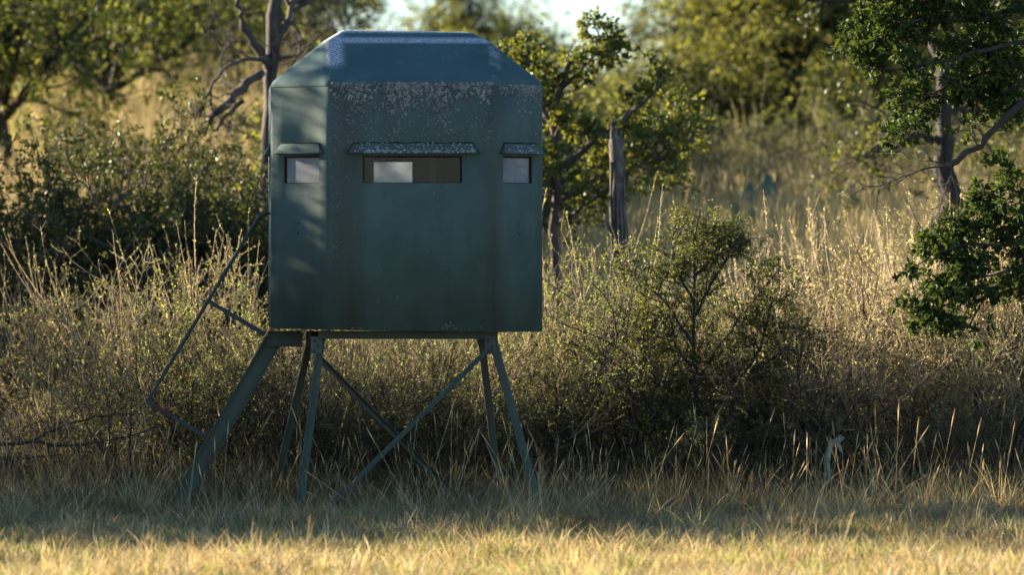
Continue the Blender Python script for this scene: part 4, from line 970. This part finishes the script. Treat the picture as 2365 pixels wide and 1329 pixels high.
#@@SIDE@@
side_tree(201, -8.1, 2.7, 5.2, 'oak beside the clearing, nearest the stairs', 16, 11, .09, .8)
side_tree(202, -7.6, 9.4, 3.3, 'oak beside the clearing, level with the evergreen shrubs', 10, 10, .12, 1.0)
side_tree(203, -8.8, 12.4, 3.5, 'second oak beside the clearing, just up the slope', 10, 10, .13, 1.0)
side_tree(204, -9.5, 16.5, 3.4, 'oak beside the clearing below the feathery trees', 10, 10, .13, 1.0)
for x, y, h, lb in ((-6.9, -1.75, 1.9, 'low dense dark shrub added out of view for shade, nearest the grass strip'), (-7.2, -.9, 2.5, 'second dense dark shrub added out of view to shade the clearing'), (-7.5, -.05, 3.1, 'third dense dark shrub added out of view to shade the clearing'),
                    (-8.0, 1.0, 3.6, 'fourth dense dark shrub added out of view to shade the clearing'), (-9.0, 2.9, 3.6, 'tallest dense dark shrub added out of view to shade the clearing'), (-6.6, -5.3, 1.5, 'dense dark shrub added out of view to shade the near grass'),
                    (-7.6, 6.9, 2.6, 'dense dark shrub added out of view to shade the left slope')):
    shrub('evergreen_shrub', SHRUB[int(h * 10) % 3], x, y, h, x * 3, lb, 1.1)  # shrubs added out of view, sized to throw shade across the grass
shrub('olive_shrub', OLV, -8.0, 5.0, 2.2, 1.1, 'open olive shrub added out of view to shade the thicket', 1.2)  # added out of view to dapple the left end of the thicket

# ------------------------------------------------------------------ grasses (uncountable: one object each)
def tuft(seed, n, h, w, spread, lean, mat, K=4, heads=0, bend=.25, tint=(1.6, 1.6)):
    rg = np.random.default_rng(seed)
    a = rg.uniform(0, 2 * np.pi, n); r = np.sqrt(rg.uniform(0, 1, n)) * spread
    p = np.stack([np.cos(a) * r, np.sin(a) * r, np.zeros(n)], 1); az = a + rg.normal(0, 1.0, n)
    ln = np.abs(rg.normal(0, 1, n)) * lean; d = unit(np.stack([np.cos(az) * ln, np.sin(az) * ln, np.ones(n)], 1))
    hh = h * rg.uniform(.45, 1.0, n); ww = w * rg.uniform(.6, 1.2, n); face = rg.uniform(0, np.pi, n); sv = np.stack([np.cos(face), np.sin(face), np.zeros(n)], 1)
    V = []; bd = rg.uniform(.2, 1.4, n)[:, None] * bend
    hd = np.stack([np.cos(az), np.sin(az), np.full(n, -.35)], 1)
    for k in range(K):
        f = k / (K - 1); wk = (ww * (1 - f ** 1.6) + .0004)[:, None]
        V += [p - sv * wk, p + sv * wk]
        p = p + d * (hh / (K - 1))[:, None]; d = unit(d + hd * bd)
    V = np.stack(V, 1); i = (np.arange(n) * 2 * K)[:, None]
    Q = np.concatenate([np.stack([i[:, 0] + 2 * k, i[:, 0] + 2 * k + 1, i[:, 0] + 2 * k + 3, i[:, 0] + 2 * k + 2], -1) for k in range(K - 1)])
    T = np.repeat(rg.beta(*tint, n), 2 * K); V = V.reshape(-1, 3)
    if heads:   # seed heads: small spindles at the tips of a few tall stalks
        m = heads; a = rg.uniform(0, 6.28, m); tip = np.stack([np.cos(a) * rg.uniform(0, .3, m) * h, np.sin(a) * rg.uniform(0, .3, m) * h, h * rg.uniform(.95, 1.35, m)], 1)
        b0 = np.stack([np.cos(a) * .02, np.sin(a) * .02, np.zeros(m)], 1); st = np.stack([b0, b0 * .6 + tip * .45, tip], 1)
        v1, q1 = tubes(st, np.full((m, 3), .0012), 3); dd = unit(tip - st[:, 1]); hl = h * rg.uniform(.16, .26, m)[:, None]
        hp = np.stack([tip, tip + dd * hl * .5, tip + dd * hl], 1); v2, q2 = tubes(hp, np.stack([np.full(m, .002), rg.uniform(.003, .006, m), np.full(m, .0008)], 1), 4)
        n0 = len(V); V = np.concatenate([V, v1, v2]); Q = np.concatenate([Q, q1 + n0, q2 + n0 + len(v1)]); T = np.concatenate([T, np.full(len(v1) + len(v2), .9)])
    me = quad_mesh('tuft', V, Q, np.clip(T, 0, 1), M[mat]); return bpy.data.objects.new('tuft', me)

def scatter(name, label, pts, scl, variants, tilt=.15, seed=0):
    rg = np.random.default_rng(seed); n = len(pts)
    me = bpy.data.meshes.new(name); me.vertices.add(n); me.vertices.foreach_set('co', np.asarray(pts, np.float32).ravel())
    rot = np.stack([rg.normal(0, tilt, n), rg.normal(0, tilt, n), rg.uniform(0, 6.283, n)], 1)
    for nm, ty, key, d in (('rot', 'FLOAT_VECTOR', 'vector', rot), ('scl', 'FLOAT', 'value', scl), ('idx', 'INT', 'value', rg.integers(0, len(variants), n))):
        a = me.attributes.new(nm, ty, 'POINT'); a.data.foreach_set(key, np.asarray(d, np.int32 if ty == 'INT' else np.float32).ravel())
    me.update(); o = link(name, me); o['kind'] = 'stuff'; o['label'] = label
    ng = bpy.data.node_groups.new(name + '_scatter', 'GeometryNodeTree')
    ng.interface.new_socket('Geometry', in_out='INPUT', socket_type='NodeSocketGeometry'); ng.interface.new_socket('Geometry', in_out='OUTPUT', socket_type='NodeSocketGeometry')
    gi = ng.nodes.new('NodeGroupInput'); go = ng.nodes.new('NodeGroupOutput'); ip = ng.nodes.new('GeometryNodeInstanceOnPoints'); jn = ng.nodes.new('GeometryNodeJoinGeometry')
    for v in variants:
        oi = ng.nodes.new('GeometryNodeObjectInfo'); oi.inputs['Object'].default_value = v; oi.inputs['As Instance'].default_value = False
        gt = ng.nodes.new('GeometryNodeGeometryToInstance'); ng.links.new(oi.outputs['Geometry'], gt.inputs[0]); ng.links.new(gt.outputs[0], jn.inputs[0])
    def att(nm, ty):
        a = ng.nodes.new('GeometryNodeInputNamedAttribute'); a.data_type = ty; a.inputs['Name'].default_value = nm; return a.outputs[0]
    ng.links.new(gi.outputs[0], ip.inputs['Points']); ng.links.new(jn.outputs[0], ip.inputs['Instance']); ip.inputs['Pick Instance'].default_value = True
    ng.links.new(att('idx', 'INT'), ip.inputs['Instance Index']); ng.links.new(att('scl', 'FLOAT'), ip.inputs['Scale'])
    er = ng.nodes.new('FunctionNodeEulerToRotation'); ng.links.new(att('rot', 'FLOAT_VECTOR'), er.inputs[0]); ng.links.new(er.outputs[0], ip.inputs['Rotation'])
    ng.links.new(ip.outputs[0], go.inputs[0])
    md = o.modifiers.new('scatter', 'NODES'); md.node_group = ng
    return o
def field(seed, n, y0, y1, margin=1.0, bias=1.0, clump=0.0, x0=None, x1=None):
    """points on the ground inside (and a little beyond) the view, denser in clumps"""
    rg = np.random.default_rng(seed); y = y0 + (y1 - y0) * rg.uniform(0, 1, n) ** bias
    hw = 3.38 * (CAM_D + y) / CAM_D + margin
    x = rg.uniform(-1, 1, n) * hw
    if x0 is not None: x = rg.uniform(x0, x1, n)
    if clump:
        f = np.sin(x * 2.1 + 1.3 * np.sin(y * 1.7)) * np.cos(y * 2.6 + 1.1 * np.sin(x * 1.3)) + .6 * np.sin(x * 5.3 + y * 4.1)
        ok = f + rg.normal(0, .5, n) > clump; x, y = x[ok], y[ok]
    return np.stack([x, y, gz(x, y) - .01], 1)

G_SHORT = [tuft(300 + i, (16, 12, 18, 14)[i], (.15, .19, .11, .14)[i], .0034, .06, (.6, .8, .7, .5)[i], 'grass_dry', 5, 0, .35) for i in range(4)] + [tuft(306 + i, 22, .13, .0026, .05, .5, 'grass_green') for i in range(1)] + [tuft(309, 14, .19, .0018, .06, .8, 'grass_dry', 6, 0, .35)]
G_MIX = [tuft(310 + i, (46, 26, 34, 16, 40)[i], (.44, .50, .34, .52, .26)[i], .0034, .09, (.45, .8, .6, 1.0, .7)[i], ('grass_mixed', 'grass_brown', 'grass_mixed', 'grass_brown', 'grass_mixed')[i], 6, 0, (.2, .34, .28, .4, .3)[i], (1.0, 1.4)) for i in range(5)]
G_SEED = [tuft(320 + i, 20, .34, .0018, .05, .40, 'grass_dry', 5, 3) for i in range(3)]
G_TALL = [tuft(330 + i, 30, .62, .0034, .08, .30, 'grass_pale', 5, 4) for i in range(4)]
rg = np.random.default_rng(77)
def sc(n, a, b, s=5): return np.random.default_rng(s).uniform(a, b, n)
def soft(p, seed, y0, y1):
    # thin out towards y1 with a ragged edge
    rg = np.random.default_rng(seed); e = .5 * np.sin(p[:, 0] * 1.9 + 1.0) + .4 * np.sin(p[:, 0] * 4.7) + .25 * np.sin(p[:, 0] * 11.3)
    k = (p[:, 1] + e * .6 - y0) / (y1 - y0); return p[rg.uniform(0, 1, len(p)) > k]
p = soft(field(1, 24000, -11, .5, .8), 1, -3.0, -1.3); scatter('short_grass', 'short sunlit golden grass across the foreground', p, sc(len(p), .4, 1.3) * (1 + .35 * np.sin(p[:, 0] * 2.7 + 1.5 * np.sin(p[:, 1] * 2.1)) * np.sin(p[:, 1] * 3.1 + p[:, 0])), G_SHORT, .25, 1)
p = soft(field(2, 6000, -3.2, 2.8, .8, 1.0, -.2), 2, -.6, -3.0); scatter('bunch_grass', 'green and tan bunch grass around the feet of the stand', p, sc(len(p), .5, 1.2) * np.interp(p[:, 1], [-3, -1.2, -.6, .3], [.26, .30, .55, 1.0]), G_MIX, .28, 2)
p = soft(field(3, 80, -2.6, 2.4, .8, 1.0, .3), 3, -.6, -2.6); scatter('seed_grass', 'dry seed heads standing in the bunch grass', p, sc(len(p), .45, 1.15), G_SEED, .3, 3)
G_GREEN = [tuft(350 + i, 20, .15, .0028, .07, .55, 'grass_green', 5, 0, .35) for i in range(2)] + [tuft(353, 16, .10, .0026, .07, .9, 'grass_mixed', 5, 0, .4)]
p = field(9, 6500, -10, -1.8, .6, 1.0, .35); scatter('green_patches', 'greener patches among the golden foreground grass', p, sc(len(p), .5, 1.25), G_GREEN, .25, 10)
G_RAG = [tuft(370 + i, (14, 10, 18)[i], (.26, .34, .20)[i], .0030, .08, (.9, .7, 1.1)[i], ('grass_brown', 'grass_mixed', 'grass_brown')[i], 6, 0, .4) for i in range(3)]
p = field(12, 6200, -3.7, .2, .6, 1.0, -.1); scatter('ragged_grass', 'ragged tan grass between the short grass and the bunch grass', p, sc(len(p), .4, 1.1), G_RAG, .3, 12)
p = field(4, 120, -8, -2, .8, 1.0, .2); scatter('seed_stalks', 'scattered dry seed stalks in the short grass', p, sc(len(p), .3, .7), G_SEED, .3, 4)
G_VERGE = [tuft(340 + i, (22, 14, 18, 10)[i], (.34, .42, .26, .5)[i], .0022, (.06, .04, .08, .03)[i], (.5, .35, .8, .3)[i], ('grass_dry', 'grass_pale', 'grass_green', 'grass_dry')[i], 6, (0, 0, 0, 1)[i], .3) for i in range(4)]
p = field(8, 420, -3.0, -.4, .6, 1.0, .35); scatter('verge_grass', 'ragged taller tufts along the edge of the short grass', p, sc(len(p), .3, 1.0), G_VERGE, .3, 8)
def clump(cx, cy, r, n, seed):
    rg = np.random.default_rng(seed); x = cx + rg.normal(0, r, n); y = cy + rg.normal(0, r, n); return np.stack([x, y, gz(x, y) - .01], 1)
p = np.concatenate([clump(-2.42, -.9, .12, 26, 1), clump(1.85, -2.7, .18, 40, 2), clump(-.6, -1.5, .3, 26, 3), clump(.35, -2.0, .2, 20, 4), clump(-3.1, -.6, .25, 30, 5), clump(2.6, -.9, .3, 30, 6), clump(-1.5, -2.9, .22, 26, 7), clump(-.1, -3.3, .2, 18, 8), clump(2.9, -3.2, .25, 26, 9), clump(-2.9, -3.1, .2, 18, 10), clump(1.0, -3.0, .25, 24, 11)])
scatter('grass_clumps', 'single dry grass clumps at the foot of the stair and along the strip', p, sc(len(p), .5, 1.15), G_VERGE, .3, 9)
G_STALK = [tuft(360 + i, (5, 4, 7)[i], (.55, .42, .30)[i], .0020, .05, (.6, .9, 1.2)[i], ('grass_dry', 'grass_pale', 'grass_dry')[i], 7, (1, 0, 0)[i], .28) for i in range(3)]
p = field(11, 1500, -2.4, 2.2, .6); scatter('dead_stalks', 'thin arched dead stalks among the bunch grass', p, sc(len(p), .4, 1.1) * np.interp(p[:, 1], [-2.4, -1, 0], [.5, .7, 1]), G_STALK, .3, 11)
p = field(5, 9000, 6, 34, 2.5); scatter('field_grass', 'tall pale grass over the field and slope', p, sc(len(p), .5, 1.2), G_TALL, .14, 5)
p = field(6, 9000, 30, 75, 4.0); scatter('hill_grass', 'golden grass on the far hillside', p, sc(len(p), .6, 1.2), G_TALL, .14, 6)
p = field(7, 3500, 2.4, 7, 1.0); scatter('thicket_grass', 'dead grass between the brush stems', p, sc(len(p), .6, 1.3), G_MIX, .2, 7)
